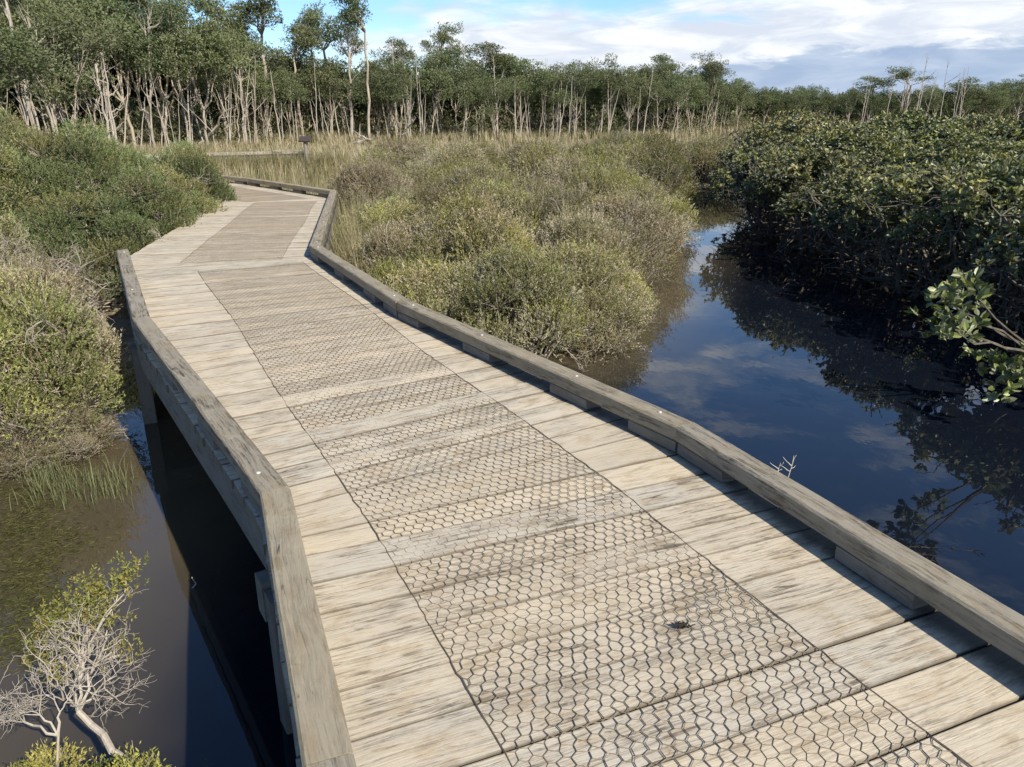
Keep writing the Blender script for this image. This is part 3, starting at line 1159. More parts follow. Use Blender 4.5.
def mangrove_proto(seed, Rr=1.15, H=2.15, n_ros=620, skirt=7):
    rng = np.random.default_rng(seed)
    st, fo = Buf(), Buf()
    tips = []
    for i in range(7):
        a = i / 7 * 6.283 + rng.random()
        rr = Rr * (.35 + .5 * rng.random())
        b0 = np.array([math.cos(a) * .12, math.sin(a) * .12, -.5])
        fork = np.array([math.cos(a) * rr * .5, math.sin(a) * rr * .5, H * (.25 + .15 * rng.random())])
        tube(st, wobble_path(b0, fork, 6, .03, rng), np.linspace(.045, .03, 6), 6)
        for k in range(4):
            a2 = a + rng.normal() * .8
            e = np.array([math.cos(a2) * rr * (1 + .3 * rng.random()), math.sin(a2) * rr * (1 + .3 * rng.random()), H * (.45 + .45 * rng.random())])
            tube(st, wobble_path(fork, e, 6, .05, rng), np.linspace(.026, .012, 6), 5)
            tips.append(e)
            for q in range(5):
                e2 = e + rand_dir(1, rng)[0] * np.array([.4, .4, .35]) * Rr
                tube(st, wobble_path(e, e2, 4, .03, rng), np.linspace(.011, .004, 4), 4)
                tips.append(e2)
        for k in range(7):                           # low bare stems and props
            a2 = a + rng.normal() * .9
            e = np.array([math.cos(a2) * Rr * (.5 + .6 * rng.random()), math.sin(a2) * Rr * (.5 + .6 * rng.random()), -.3 if rng.random() < .45 else H * (.15 + .3 * rng.random())])
            tube(st, wobble_path(b0 + (fork - b0) * (.5 + .5 * rng.random()), e, 6, .06, rng), np.linspace(.016, .006, 6), 4)
    lob = []
    for i in range(15):
        a = rng.random() * 6.283
        q = math.sqrt(rng.random()) * .92
        lob.append((np.array([math.cos(a) * q * Rr, math.sin(a) * q * Rr, H * (.50 + .34 * (1 - q * q) + .1 * rng.random())]), Rr * (.26 + .16 * rng.random())))
    for i in range(skirt):
        a = i / max(1, skirt) * 6.283 + rng.random() * .5
        lob.append((np.array([math.cos(a) * Rr * .82, math.sin(a) * Rr * .82, H * (.36 + .3 * rng.random())]), Rr * (.22 + .12 * rng.random())))
    for i in range(16):                              # upright leafy shoots above the crown
        a = rng.random() * 6.283
        q = math.sqrt(rng.random()) * .85
        p0 = np.array([math.cos(a) * q * Rr, math.sin(a) * q * Rr, H * (.62 + .25 * (1 - q))])
        e = p0 + np.array([rng.normal() * .10, rng.normal() * .10, .30 + .35 * rng.random()])
        tube(st, wobble_path(p0 - np.array([0, 0, .3]), e, 6, .02, rng), np.linspace(.010, .004, 6), 4)
        n = 22
        cen = p0 + (e - p0) * (.2 + .85 * rng.random((n, 1))) + rng.normal(size=(n, 3)) * .06
        col = (MG_L + (MG_Y - MG_L) * rng.random((n, 1))) * (.8 + .4 * rng.random((n, 1)))
        sprigs(fo, cen, np.tile(unit(e - p0), (n, 1)) + rng.normal(size=(n, 3)) * .35, col, 6, .06, .080, .020, spread=.9, rng=rng, jitter=.2, fold=.35)
    per = n_ros // len(lob) * 2
    for c, rad in lob:
        lobe_tone = .6 + .8 * rng.random()
        dd = rand_dir(per, rng)
        dd[:, 2] = np.where(dd[:, 2] < -.5, -dd[:, 2], dd[:, 2])
        cen = c + dd * rad * (.55 + .5 * rng.random((per, 1)))
        r_ = rng.random((per, 1))
        col = (MG_D + (MG_L - MG_D) * r_) * lobe_tone
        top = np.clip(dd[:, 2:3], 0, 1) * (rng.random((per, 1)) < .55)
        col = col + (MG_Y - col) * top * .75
        direc = dd * .7 + np.array([0, 0, .7]) + rng.normal(size=(per, 3)) * .3
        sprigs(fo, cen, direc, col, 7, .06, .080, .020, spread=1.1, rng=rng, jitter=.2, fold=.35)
    return st.mesh('stems', M_DARKBARK), fo.mesh('crown', M_MANG, ('Col', 'FLOAT_COLOR'))


MG = [mangrove_proto(70 + i, skirt=6) for i in range(4)]
MGF = [mangrove_proto(80 + i, n_ros=560, skirt=2) for i in range(3)]
GL = [('mangrove at the front of the dark thicket standing in the creek on the right', 'mangroves at the water front'),
      ('mangrove deep in the dark thicket on the right behind the front row', 'mangroves of the inner thicket')]
rm = np.random.default_rng(8)
front = [(5.05, 15.4), (5.35, 13.6), (5.5, 12.0), (5.55, 10.4), (5.75, 8.9), (5.9, 7.4), (6.2, 5.9), (6.5, 4.3), (5.7, 17.0), (6.5, 18.8)]
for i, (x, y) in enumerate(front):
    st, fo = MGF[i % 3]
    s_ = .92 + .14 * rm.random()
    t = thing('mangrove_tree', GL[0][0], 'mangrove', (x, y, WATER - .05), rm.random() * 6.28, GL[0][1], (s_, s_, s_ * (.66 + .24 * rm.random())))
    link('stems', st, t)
    link('crown', fo, t)
INN = np.array([(6.1, 19.5), (6.2, 14.5), (6.7, 11), (7.1, 7.5), (7.6, 3.5), (13, 3), (15, 9), (17, 14), (20, 21), (18, 26), (9, 25)])
for i, (x, y) in enumerate(poisson(INN, 1.55, rm, 3000)):
    st, fo = MG[int(rm.random() * 4)]
    s_ = 1.0 + .2 * rm.random() + .006 * max(0, y - 12)
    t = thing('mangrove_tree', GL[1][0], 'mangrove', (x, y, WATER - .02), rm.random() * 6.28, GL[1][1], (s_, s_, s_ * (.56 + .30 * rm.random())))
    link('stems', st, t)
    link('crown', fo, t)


def near_mangrove_branch():
    """low young mangrove with a sunlit leafy branch reaching over the water at the right edge"""
    rng = np.random.default_rng(99)
    base = np.array([5.0, 6.3, WATER])
    t = thing('young_mangrove', 'young mangrove with bright yellow-green leaves reaching over the creek at the right', 'mangrove', tuple(base))
    st, fo = Buf(), Buf()
    targets = [at(945, 300, -.1), at(965, 288, 0), at(955, 330, -.25), at(985, 362, -.35), at(1008, 385, -.42), at(1022, 362, -.2), at(940, 325, -.2), at(968, 312, -.2)]
    fork = np.array([-.75, -.35, .50])
    tube(st, wobble_path((0, 0, -.4), fork, 7, .03, rng), np.linspace(.03, .018, 7), 6)
    for tx in targets:
        # same direction as the picture point but at this plant's depth
        v = np.array(tx) - np.array([0, 0, CAM_H])
        e = np.array([0, 0, CAM_H]) + v * (5.75 + .3 * rng.normal()) / v[1] - base
        tube(st, wobble_path(fork, e, 6, .03, rng), np.linspace(.013, .005, 6), 5)
        n = 13
        cen = e + rng.normal(size=(n, 3)) * np.array([.075, .075, .062])
        col = np.array((.21, .235, .068)) * (.55 + .6 * rng.random((n, 1)))
        col = np.where(rng.random((n, 1)) < .3, MG_L * 1.2, col)
        sprigs(fo, cen, rand_dir(n, rng) * .6 + np.array([-.2, -.3, .7]), col, 6, .05, .078, .021, spread=1.0, rng=rng, jitter=.2, fold=.3)
    link('stems', st.mesh('stems', M_DARKBARK), t)
    link('crown', fo.mesh('crown', M_MANG, ('Col', 'FLOAT_COLOR')), t)


near_mangrove_branch()

# ------------------------------------------------------------------ trees
TG_D, TG_M, TG_L = np.array((.088, .108, .054)), np.array((.160, .188, .086)), np.array((.245, .265, .118))


def tree_proto(seed, H, crown_lo=.45, spread=1.5, n_clump=42, leaves_per=80, trunk_r=.085, leaf=.12, lean=.05, sparse=False, multi=1):
    """pale-stemmed swamp tree: bent trunk(s), forking limbs, clumpy crown"""
    rng = np.random.default_rng(seed)
    st, fo = Buf(), Buf()
    tips = []
    for m_ in range(multi):
        a = rng.random() * 6.283
        fx, fy = math.cos(a) * (lean * H + .25 * (multi > 1)), math.sin(a) * (lean * H + .25 * (multi > 1))
        fork = np.array([fx, fy, H * crown_lo])
        b0 = np.array([math.cos(a) * .12 * (multi > 1), math.sin(a) * .12 * (multi > 1), -.15])
        rt = trunk_r * (.8 + .4 * rng.random()) / (multi ** .4)
        tube(st, wobble_path(b0, fork, 8, .035 * H / 6, rng), np.linspace(rt * 1.15, rt * .72, 8), 7)
        for i in range(max(3, int(5 / multi) + 1)):
            a2 = rng.random() * 6.283
            q = spread * (.25 + .65 * rng.random())
            z1 = H * (crown_lo + (1 - crown_lo) * (.35 + .6 * rng.random()))
            e = np.array([fx + math.cos(a2) * q, fy + math.sin(a2) * q, z1])
            P = wobble_path(fork, e, 6, .05 * H / 6, rng)
            P[1:-1] += np.array([math.cos(a2), math.sin(a2), 0]) * .12 * q
            tube(st, P, np.linspace(rt * .6, rt * .2, 6), 5)
            tips.append(e)
            for k in range(3):
                e2 = e + rand_dir(1, rng)[0] * np.array([.6, .6, .5]) * spread * .7
                tube(st, wobble_path(P[3 + k % 3], e2, 4, .03, rng), np.linspace(rt * .25, rt * .08, 4), 4)
                tips.append(e2)
        if not sparse:
            for i in range(3):                      # dead side snags on the trunk
                tt = .3 + .6 * rng.random()
                p_ = b0 + (fork - b0) * tt
                e = p_ + rand_dir(1, rng)[0] * np.array([.7, .7, .3]) + np.array([0, 0, .45])
                tube(st, wobble_path(p_, e, 5, .03, rng), np.linspace(rt * .3, rt * .08, 5), 4)
    tips = np.array(tips)
    for i in range(n_clump):
        c = tips[rng.integers(len(tips))] + rng.normal(size=3) * np.array([.32, .32, .24]) * spread * (.5 if sparse else 1)
        if not sparse:
            c[2] = max(c[2], H * (crown_lo - .06))
        rad = (.34 + .3 * rng.random()) * (spread / 1.5) ** .5
        n = int(leaves_per * (.6 + .8 * rng.random()))
        dd = rand_dir(n, rng)
        cen = c + dd * rad * (.45 + .6 * rng.random((n, 1))) * np.array([1.15, 1.15, .62])
        r_ = rng.random() * .7 + .3 * rng.random((n, 1))
        col = TG_D + (TG_M - TG_D) * r_
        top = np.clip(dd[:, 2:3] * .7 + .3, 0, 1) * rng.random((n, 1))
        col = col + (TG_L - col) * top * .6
        col = np.where(rng.random((n, 1)) < .05, GREYB * .7, col)
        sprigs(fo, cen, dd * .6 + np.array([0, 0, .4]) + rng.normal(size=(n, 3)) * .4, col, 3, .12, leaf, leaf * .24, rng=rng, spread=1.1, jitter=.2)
    return st.mesh('trunk', M_BARK), fo.mesh('crown', M_TREELEAF, ('Col', 'FLOAT_COLOR'))


TREES = {
    'wide': [tree_proto(100 + i, 6.0, .34, 1.55, 48, 66, .062, .125, multi=1 + i % 3) for i in range(5)],
    'tall': [tree_proto(110 + i, 8.6, .34, 1.8, 58, 70, .070, .12, multi=1 + i % 2) for i in range(4)],
    'thin': [tree_proto(120 + i, 9.0, .76, 1.5, 30, 50, .10, .13, .02, True) for i in range(3)],
}


def dead_proto(seed, H, branches=7, r_=.09):
    rng = np.random.default_rng(seed)
    st = Buf()
    top = np.array([rng.normal() * .06 * H, rng.normal() * .06 * H, H])
    P = wobble_path((0, 0, -.2), top, 10, .03 * H / 6, rng)
    tube(st, P, np.linspace(r_, r_ * .25, 10), 6)
    for i in range(branches):
        k = rng.integers(3, 9)
        e = P[k] + np.array([rng.normal() * .5, rng.normal() * .5, .3 + .7 * rng.random()]) * H / 6
        tube(st, wobble_path(P[k], e, 6, .04, rng), np.linspace(r_ * .45, r_ * .1, 6), 5)
        for q in range(2):
            e2 = e + np.array([rng.normal() * .3, rng.normal() * .3, .25 + .3 * rng.random()])
            tube(st, wobble_path(e + (P[k] - e) * .3, e2, 4, .02, rng), np.linspace(r_ * .18, r_ * .05, 4), 4)
    return st.mesh('dead_tree', M_BARKDEAD)


DEAD = [dead_proto(130, 6.2, 2, .08), dead_proto(131, 5.4, 9, .09), dead_proto(132, 7.0, 4, .085), dead_proto(133, 4.2, 3, .07), dead_proto(134, 3.4, 1, .06)]
rt = np.random.default_rng(21)


def put_tree(kind, idx, x, y, sc, label, group, rz=None, sz=1.0, name='swamp_tree'):
    st, fo = TREES[kind][idx % len(TREES[kind])]
    t = thing(name, label, 'tree', (x, y, float(ground_z(x, y)[0]) - .05), rt.random() * 6.28 if rz is None else rz, group, (sc, sc, sc * sz))
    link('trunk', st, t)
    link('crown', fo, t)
    return t


def put_dead(idx, x, y, sc, label, group, rz=None, tilt=0.0, thin=1.0):
    o = link('dead_tree', DEAD[idx % len(DEAD)])
    o.location = (x, y, float(ground_z(x, y)[0]) - .05)
    o.rotation_euler = (tilt * rt.normal(), tilt * rt.normal(), rt.random() * 6.28 if rz is None else rz)
    o.scale = (sc * thin, sc * thin, sc)
    return tag(o, label, 'dead tree', group)


front_px = np.array([-380, -100, 60, 200, 260, 350, 500, 690, 760, 1000, 1400])
front_d = np.array([24, 30, 36, 41, 46, 52, 56, 59, 74, 80, 82])
hgt_px = np.array([-380, 0, 150, 205, 235, 262, 340, 430, 520, 600, 690, 705, 740, 800, 900, 1000, 1400])
hgt_top = np.array([-60, -45, -25, 8, 38, 52, 58, 55, 66, 66, 68, 68, 86, 90, 92, 88, 88])     # photo row of the canopy


def top_h(px, dist, base_z):
    """tree height reaching the canopy row at that distance"""
    row = np.interp(px, hgt_px, hgt_top)
    v = row - 383.5
    e = -(v * cp + F_PX * sp) / (F_PX * cp - v * sp)      # rise per metre
    return CAM_H + e * dist - base_z


LB = [('pale-trunked tree at the front of the far tree line behind the marsh', 'front trees of the far tree line'),
      ('dark-crowned tree in the middle ranks of the far tree line', 'inner trees of the far tree line'),
      ('tall pale-stemmed tree in the nearer wood at the upper left', 'trees of the left wood')]
for row, (dz, step) in enumerate(((0, 1.75), (3.0, 1.9), (6.5, 2.3))):
    px = -330.0
    while px < 1330:
        d = float(np.interp(px, front_px, front_d)) + dz + rt.normal() * .8
        x, y = bearing(px, d)
        bz = float(ground_z(x, y)[0])
        H = top_h(px, d, bz) * (.80 + .28 * rt.random()) * (1 if row else .90)
        left = px < 235
        kind = 'tall' if H > 7.3 else 'wide'
        base_h = 8.6 if kind == 'tall' else 6.0
        sc = max(.55, H / base_h)
        sxy = min(sc, 1.15)
        lb = LB[2] if left else (LB[0] if row == 0 else LB[1])
        put_tree(kind, int(rt.random() * 20), x, y, sxy, lb[0], lb[1], sz=sc / sxy)
        px += step * (.7 + .6 * rt.random()) * (F_PX / cp) / d * (1.0 if not left else 1.1)

# individual trees that stand out against the sky
for (px, row_top, d, kind, k, sx_, lab) in ((368, -6, 50, 'thin', 0, 1.0, 'tallest lone tree with long bare pale trunk and small flat crown against the sky'),
                                           (268, -4, 48, 'thin', 1, 1.15, 'tall thin tree with a dark flat-topped crown above the left part of the tree line'),
                                           (330, 18, 52, 'thin', 2, 1.1, 'slim tree with layered tufts standing left of the tallest tree'),
                                           (440, 28, 58, 'thin', 1, .8, 'small round-headed tree rising above the canopy right of the tallest tree'),
                                           (300, 26, 50, 'thin', 0, 1.0, 'slim tree with a small dark head between the flat-topped tree and the layered one'),
                                           (248, 16, 50, 'thin', 1, .8, 'lean tall tree with a sparse crown left of the flat-topped tree'),
                                           (316, 12, 55, 'thin', 1, .75, 'narrow tufted tree rising behind the slim dark-headed one'),
                                           (352, 30, 56, 'thin', 2, .7, 'short-crowned thin tree close behind the tallest tree on its left'),
                                           (222, 4, 46, 'thin', 2, 1.1, 'slender tall tree beside the open sky at the end of the left wood'),
                                           (405, 40, 56, 'thin', 0, .7, 'thin small-headed tree just right of the tallest tree'),
                                           (482, 46, 60, 'thin', 2, 1.3, 'broad-headed tree just above the canopy in the middle of the tree line'),
                                           (668, 56, 64, 'thin', 0, .9, 'feathery tree top at the right end of the middle tree line'),
                                           (705, 56, 63, 'tall', 1, .7, 'bushy darker tree at the end of the middle tree line'),
                                           (905, 70, 76, 'thin', 1, 1.15, 'wind-bent sparse tree with flat crown above the mangroves'),
                                           (870, 78, 78, 'thin', 2, 1.2, 'small sparse tree left of the wind-bent tree beyond the mangroves'),
                                           (960, 82, 80, 'wide', 2, 1.3, 'rounded grey-green tree beyond the mangroves at the right'),
                                           (1020, 78, 72, 'tall', 0, .9, 'dense dark tree beyond the mangroves at the right border'),
                                           (12, 40, 22, 'wide', 1, 1.0, 'leafy low tree nearest the camera at the upper left border'),
                                           (55, 25, 27, 'wide', 3, 1.0, 'leafy tree with low branches behind the left thicket')):
    x, y = bearing(px, d)
    bz = float(ground_z(x, y)[0])
    v = row_top - 383.5
    H = CAM_H - (v * cp + F_PX * sp) / (F_PX * cp - v * sp) * d - bz
    put_tree(kind, k, x, y, sx_, lab, None, sz=H / {'thin': 9.0, 'tall': 8.6, 'wide': 6.0}[kind] / sx_, name='lone_tree')
for (px, row_top, d, k) in ((395, 38, 54, 2), (420, 55, 55, 0), (465, 42, 56, 2), (498, 55, 56, 0), (545, 58, 57, 2), (516, 80, 55, 0), (610, 78, 57, 0), (560, 66, 57, 2), (350, 32, 51, 1),
                            (188, 6, 44, 1), (200, -6, 45, 2), (105, 60, 34, 1), (30, -30, 33, 0), (240, 58, 43, 1), (110, 40, 36, 2), (660, 95, 57, 1), (630, 98, 57, 2), (575, 92, 56, 0), (680, 100, 58, 1), (850, 80, 76, 2), (915, 88, 74, 1), (900, 90, 75, 1), (835, 88, 76, 2)):
    x, y = bearing(px, d)
    bz = float(ground_z(x, y)[0])
    v = row_top - 383.5
    H = CAM_H - (v * cp + F_PX * sp) / (F_PX * cp - v * sp) * d - bz
    put_dead(k, x, y, H / (6.2, 5.4, 7.0, 4.2, 3.4)[k], 'bare silver dead tree standing up through the tree line', 'bare dead trees in the tree line')
for i in range(20):
    px = 20 + rt.random() * 235
    d = float(np.interp(px, front_px, front_d)) - .6 + rt.normal() * .6
    x, y = bearing(px, d)
    Hd = top_h(px, d, float(ground_z(x, y)[0])) * (.45 + .4 * rt.random())
    k = (0, 1, 2)[i % 3]
    put_dead(k, x, y, Hd / (6.2, 5.4, 7.0)[k], 'bare silver dead tree standing up through the tree line', 'bare dead trees in the tree line', tilt=.06, thin=.72)
for i in range(16):
    px = 845 + rt.random() * 120
    x, y = bearing(px, 72 + rt.random() * 4)
    put_dead((0, 2)[i % 2], x, y, (.72 + .22 * rt.random()), 'bare leaning pale stem beyond the mangroves under the sparse flat-crowned trees', 'bare stems beyond the mangroves', tilt=.10, thin=.7)
# short bare stems crowding the foot of the tree line
for i in range(90):
    px = rt.random() * 700 + 40
    d = float(np.interp(px, front_px, front_d)) - .8 + rt.normal() * .7
    x, y = bearing(px, d)
    put_dead((3, 4, 0)[i % 3], x, y, (.55 + .5 * rt.random()) * (.8 if i % 3 == 2 else 1), 'short pale bare stem at the foot of the tree line', 'bare stems at the foot of the tree line', tilt=.13, thin=.75)


# mass of wood behind
def wood_mass():
    fo = Buf()
    rng = np.random.default_rng(77)
    for i in range(3400):
        px = -700 + rng.random() * 2400
        d = float(np.interp(px, front_px, front_d)) + 5 + rng.random() * 15
        x, y = bearing(px, d)
        Ht = top_h(px, d, -.6) * (.86 if px > 235 else .8)
        z = -.8 + Ht * (.02 + .90 * rng.random() ** .95)
        n = 60
        dd = rand_dir(n, rng)
        cen = np.array([x, y, z]) + dd * (1.0 + .5 * rng.random()) * np.array([1, 1, .7]) * (.5 + .5 * rng.random((n, 1)))
        cen = cen[cen[:, 2] > -.8]
        n = len(cen)
        col = TG_D + (TG_M - TG_D) * rng.random((n, 1))
        sprigs(fo, cen, rand_dir(n, rng) + np.array([0, 0, .5]), col, 2, .2, .36, .11, rng=rng, spread=1.1)
    o = link('woods', fo.mesh('woods', M_TREELEAF, ('Col', 'FLOAT_COLOR')))
    tag(o, 'dense dark wood filling in behind the pale-trunked trees', 'wood', None, 'stuff')


wood_mass()


def undergrowth():
    fo = Buf()
    rng = np.random.default_rng(78)
    for i in range(2600):
        px = -500 + rng.random() * 2000
        d = float(np.interp(px, front_px, front_d)) + .8 + rng.random() * 5
        x, y = bearing(px, d)
        z0 = float(ground_z(x, y)[0])
        hgt = (.5 + 1.6 * rng.random() ** 2) * (1.2 if px < 240 else 1)
        n = 34
        cen = np.array([x, y, z0]) + np.stack([rng.normal(size=n) * .45, rng.normal(size=n) * .45, rng.random(n) * hgt], 1)
        pal = (GREYB * .75, BROWN * .8, OLIVE * .8, TG_M, TAN * .8)[int(rng.random() * 5)]
        sprigs(fo, cen, rng.normal(size=(n, 3)) * .5 + np.array([0, 0, 1.0]), np.tile(pal, (n, 1)) * (.6 + .7 * rng.random((n, 1))), 3, .18, .22, .026, rng=rng, spread=.7)
    o = link('undergrowth', fo.mesh('undergrowth', M_TREELEAF, ('Col', 'FLOAT_COLOR')))
    tag(o, 'brown and olive undergrowth between the trunks of the tree line', 'undergrowth', None, 'stuff')


TAN = np.array((.335, .285, .178))
undergrowth()


# ------------------------------------------------------------------ grass
def blades(buf, x, y, z, n, h, lean, col, rng, w0=.006):
    """a tuft of n curved blades"""
    a = rng.random(n) * 6.283
    ln = lean * (.3 + rng.random(n))
    hh = h * (.6 + .55 * rng.random(n))
    bx, by = x + rng.normal(size=n) * .07, y + rng.normal(size=n) * .07
    dx, dy = np.cos(a) * ln * hh, np.sin(a) * ln * hh
    sx_, sy = -np.sin(a) * w0, np.cos(a) * w0
    z = np.full(n, z)
    b1 = np.stack([bx - sx_, by - sy, z - .05], 1)
    b2 = np.stack([bx + sx_, by + sy, z - .05], 1)
    m1 = np.stack([bx + dx * .35 - sx_ * .8, by + dy * .35 - sy * .8, z + hh * .6], 1)
    m2 = np.stack([bx + dx * .35 + sx_ * .8, by + dy * .35 + sy * .8, z + hh * .6], 1)
    t1 = np.stack([bx + dx, by + dy, z + hh * .98], 1)
    V = np.stack([b1, b2, m2, m1, t1], 1).reshape(-1, 3)
    k = np.arange(n)[:, None] * 5
    c = np.repeat(col * (.7 + .6 * rng.random((n, 1))), 5, 0)
    n0 = buf.n
    buf.add(V, k + np.array([[0, 1, 2, 3]]), c)
    buf.F3.append(k + np.array([[3, 2, 4]]) + n0)


TAN, STRAW, SEDGE = np.array((.335, .285, .178)), np.array((.41, .352, .232)), np.array((.19, .175, .075))
rg = np.random.default_rng(31)
gb = Buf()
for i in range(9000):
    px = -350 + rg.random() * 1700
    fd = float(np.interp(px, front_px, front_d))
    d = 21 + (fd + 1.5 - 21) * rg.random() ** .75
    x, y = bearing(px, d)
    if y < 24.5 + .25 * x and x > -3.4 and x < 12:
        continue
    c = cen_at(np.linspace(0, TOT, 120))
    if np.min(np.hypot(c[:, 0] - x, c[:, 1] - y)) < 1.25:
        continue
    if poly_sd(np.array([[x, y]]), INN)[0] > -.3:
        continue
    f = .5 + .5 * math.sin(x * .5 + 2 * math.sin(y * .23)) * math.cos(y * .31)
    col = TAN + (STRAW - TAN) * f
    if rg.random() < .25:
        col = SEDGE
    blades(gb, x, y, float(ground_z(x, y)[0]), 11, (.36 + .2 * f) * (1.6 if (d < 34 and x < -3.2) or d > fd - 5 else 1.0), .35, col, rg, .004 + d * .00022)
fd0, fd1 = RIGHT[9], RIGHT[10]
fdn = np.array([(fd1 - fd0)[1], -(fd1 - fd0)[0]]) / np.linalg.norm(fd1 - fd0)
for i in range(420):                     # tall tufts against the far stretch of the walk
    p_ = fd0 + (fd1 - fd0) * (rg.random() * 1.3 - .1) + fdn * (.15 + .9 * rg.random())
    f = rg.random()
    blades(gb, p_[0], p_[1], float(ground_z(*p_)[0]), 11, .80 + .2 * f, .30, TAN * (1 - f) + SEDGE * f, rg, .008)
tag(link('grass', gb.mesh('grass', M_GRASS, ('Col', 'FLOAT_COLOR'))), 'dry tan grass covering the marsh in front of the tree line', 'grass', None, 'stuff')
sb = Buf()
cc = cen_at(np.linspace(0, TOT, 400))
for i in range(900):
    s_ = cum[3] + 1.2 + rg.random() * (cum[7] - cum[3] - 1.5)
    c = cen_at(s_)[0]
    p_ = perp(head_at(s_))[0]
    q = 1.12 + abs(rg.normal()) * (.28 if s_ < cum[5] else 1.6)
    x, y = c + p_ * q
    if np.min(np.hypot(cc[:, 0] - x, cc[:, 1] - y)) < 1.08:
        continue
    f = rg.random()
    blades(sb, x, y, float(ground_z(x, y)[0]), 12, .60 + .36 * rg.random(), .34, SEDGE * (1 - f) + TAN * f, rg, .0042)
tag(link('sedge', sb.mesh('sedge', M_GRASS, ('Col', 'FLOAT_COLOR'))), 'tall green and straw sedge growing along the right kerb of the far boardwalk', 'sedge', None, 'stuff')
# weed floating in the shallows and rushes below the left shrubs
wb = Buf()
for i in range(900):
    px, py = rg.random() * 135, 470 + rg.random() * 190
    if px > 60 + (py - 470) * .18 + rg.normal() * 18 or (py > 560 and px > 55 + rg.normal() * 14):
        continue
    x, y, z = at(px, py, WATER)
    n = 14
    cen = np.stack([x + rg.normal(size=n) * .06, y + rg.normal(size=n) * .06, np.full(n, WATER + .002) + np.abs(rg.normal(size=n)) * .004], 1)
    dr = rg.normal(size=(n, 3)) * np.array([1, 1, .12])
    leaves(wb, cen, dr, .03 + .03 * rg.random(n), .0025, np.array((.085, .085, .026)) * (.5 + .8 * rg.random((n, 1))), 0, rg)
tag(link('water_weed', wb.mesh('water_weed', M_GRASS, ('Col', 'FLOAT_COLOR'))), 'olive weed floating in the shallow water at the left', 'water weed', None, 'stuff')
rb = Buf()
for i in range(60):
    px, py = 30 + rg.random() * 95, 476 + rg.random() * 26
    x, y, z = at(px, py, WATER)
    blades(rb, x, y, WATER, 6, .08 + .14 * rg.random(), .7, np.array((.15, .165, .075)), rg, .0020)
tag(link('waterside_rushes', rb.mesh('waterside_rushes', M_GRASS, ('Col', 'FLOAT_COLOR'))), 'pale green rushes at the foot of the left waterside shrubs', 'rushes', None, 'stuff')


# ------------------------------------------------------------------ near half-dead shrub
def half_dead():
    rng = np.random.default_rng(404)
    base = np.array([-1.62, 2.06, WATER])
    t = thing('half_dead_shrub', 'half dead grey shrub with yellow-green tips standing in the water at lower left', 'shrub', tuple(base))
    st, fo = Buf(), Buf()
    tips = []

    def grow(p, d, L, r_, depth):
        n = 5
        P = [p]
        dd = d.copy()
        for k in range(n):
            dd = unit(dd + rng.normal(size=3) * .20 + np.array([0, 0, .03]))
            P.append(P[-1] + dd * L / n)
        P = np.array(P)
        tube(st, P, np.linspace(r_, r_ * .62, n + 1), 6 if depth < 2 else 4)
        if depth >= 5:
            tips.append((P[-1], dd))
            return
        kids = 3 if depth < 4 else 3
        for k in range(kids):
            q = rng.integers(2, n + 1) if k else n
            nd = unit(dd * .75 + rand_dir(1, rng)[0] * .85 + np.array([.05, .05, .10]))
            grow(P[q], nd, L * (.62 + .22 * rng.random()), max(.0008, r_ * .62), depth + 1)

    def aim(px, py, y):
        v = np.array(at(px, py, -.5)) - np.array([0, 0, CAM_H])
        return np.array([0, 0, CAM_H]) + v * y / v[1] - base
    mainfork = aim(78, 712, 2.12)
    tube(st, wobble_path(aim(165, 800, 1.95), mainfork, 8, .010, rng), np.linspace(.017, .010, 8), 8)
    sec = aim(58, 735, 2.02)
    tube(st, wobble_path((.0, -.1, -.35), sec, 6, .004, rng), np.linspace(.007, .0045, 6), 6)
    for (px, py, y, r_) in ((82, 660, 2.25, .009), (62, 690, 2.15, .008), (105, 690, 2.25, .007), (60, 655, 2.3, .007), (105, 640, 2.35, .008)):
        e = aim(px, py, y)
        P = wobble_path(mainfork, e, 8, .010, rng)
        tube(st, P, np.linspace(r_ * .68, r_ * .36, 8), 6)
        for k in range(5):
            grow(P[-1 - k % 4], unit(unit(e - mainfork) * .7 + rand_dir(1, rng)[0] * .9 + np.array([.1, .1, .25])), .105, r_ * .36, 2)
    for (px, py) in ((25, 722), (40, 715), (60, 712)):
        e = aim(px, py, 2.05)
        tube(st, wobble_path(sec, e, 5, .004, rng), np.linspace(.005, .003, 5), 5)
        for k in range(3):
            grow(e, unit(e - sec + rand_dir(1, rng)[0] * .06), .08, .0022, 2)
    for (px, py, y, n) in ((128, 580, 2.42, 70), (118, 592, 2.42, 50), (98, 600, 2.4, 70), (85, 612, 2.38, 60), (50, 628, 2.32, 70), (62, 622, 2.33, 40), (45, 665, 2.25, 50), (95, 622, 2.35, 50), (122, 655, 2.35, 30), (70, 640, 2.3, 30), (88, 590, 2.4, 40), (108, 625, 2.36, 30), (75, 605, 2.36, 40), (60, 680, 2.2, 24)):
        c = aim(px, py, y)
        tube(st, wobble_path(aim(82, 660, 2.25), c, 6, .012, rng), np.linspace(.005, .0025, 6), 5)
        cen = c + rng.normal(size=(n, 3)) * np.array([.030, .03, .028])
        f = rng.random((n, 1))
        col = np.array((.44, .34, .09)) * f + np.array((.25, .275, .075)) * (1 - f)
        sprigs(fo, cen[:int(n * .7)], (rand_dir(n, rng) * .5 + np.array([0.1, 0, .8]))[:int(n * .7)], col[:int(n * .7)], 11, .042, .014, .0027, spread=.8, rng=rng, jitter=.2)
    link('stems', st.mesh('stems', M_TWIGPALE), t)
    link('foliage', fo.mesh('foliage', M_LEAF, ('Col', 'FLOAT_COLOR')), t)


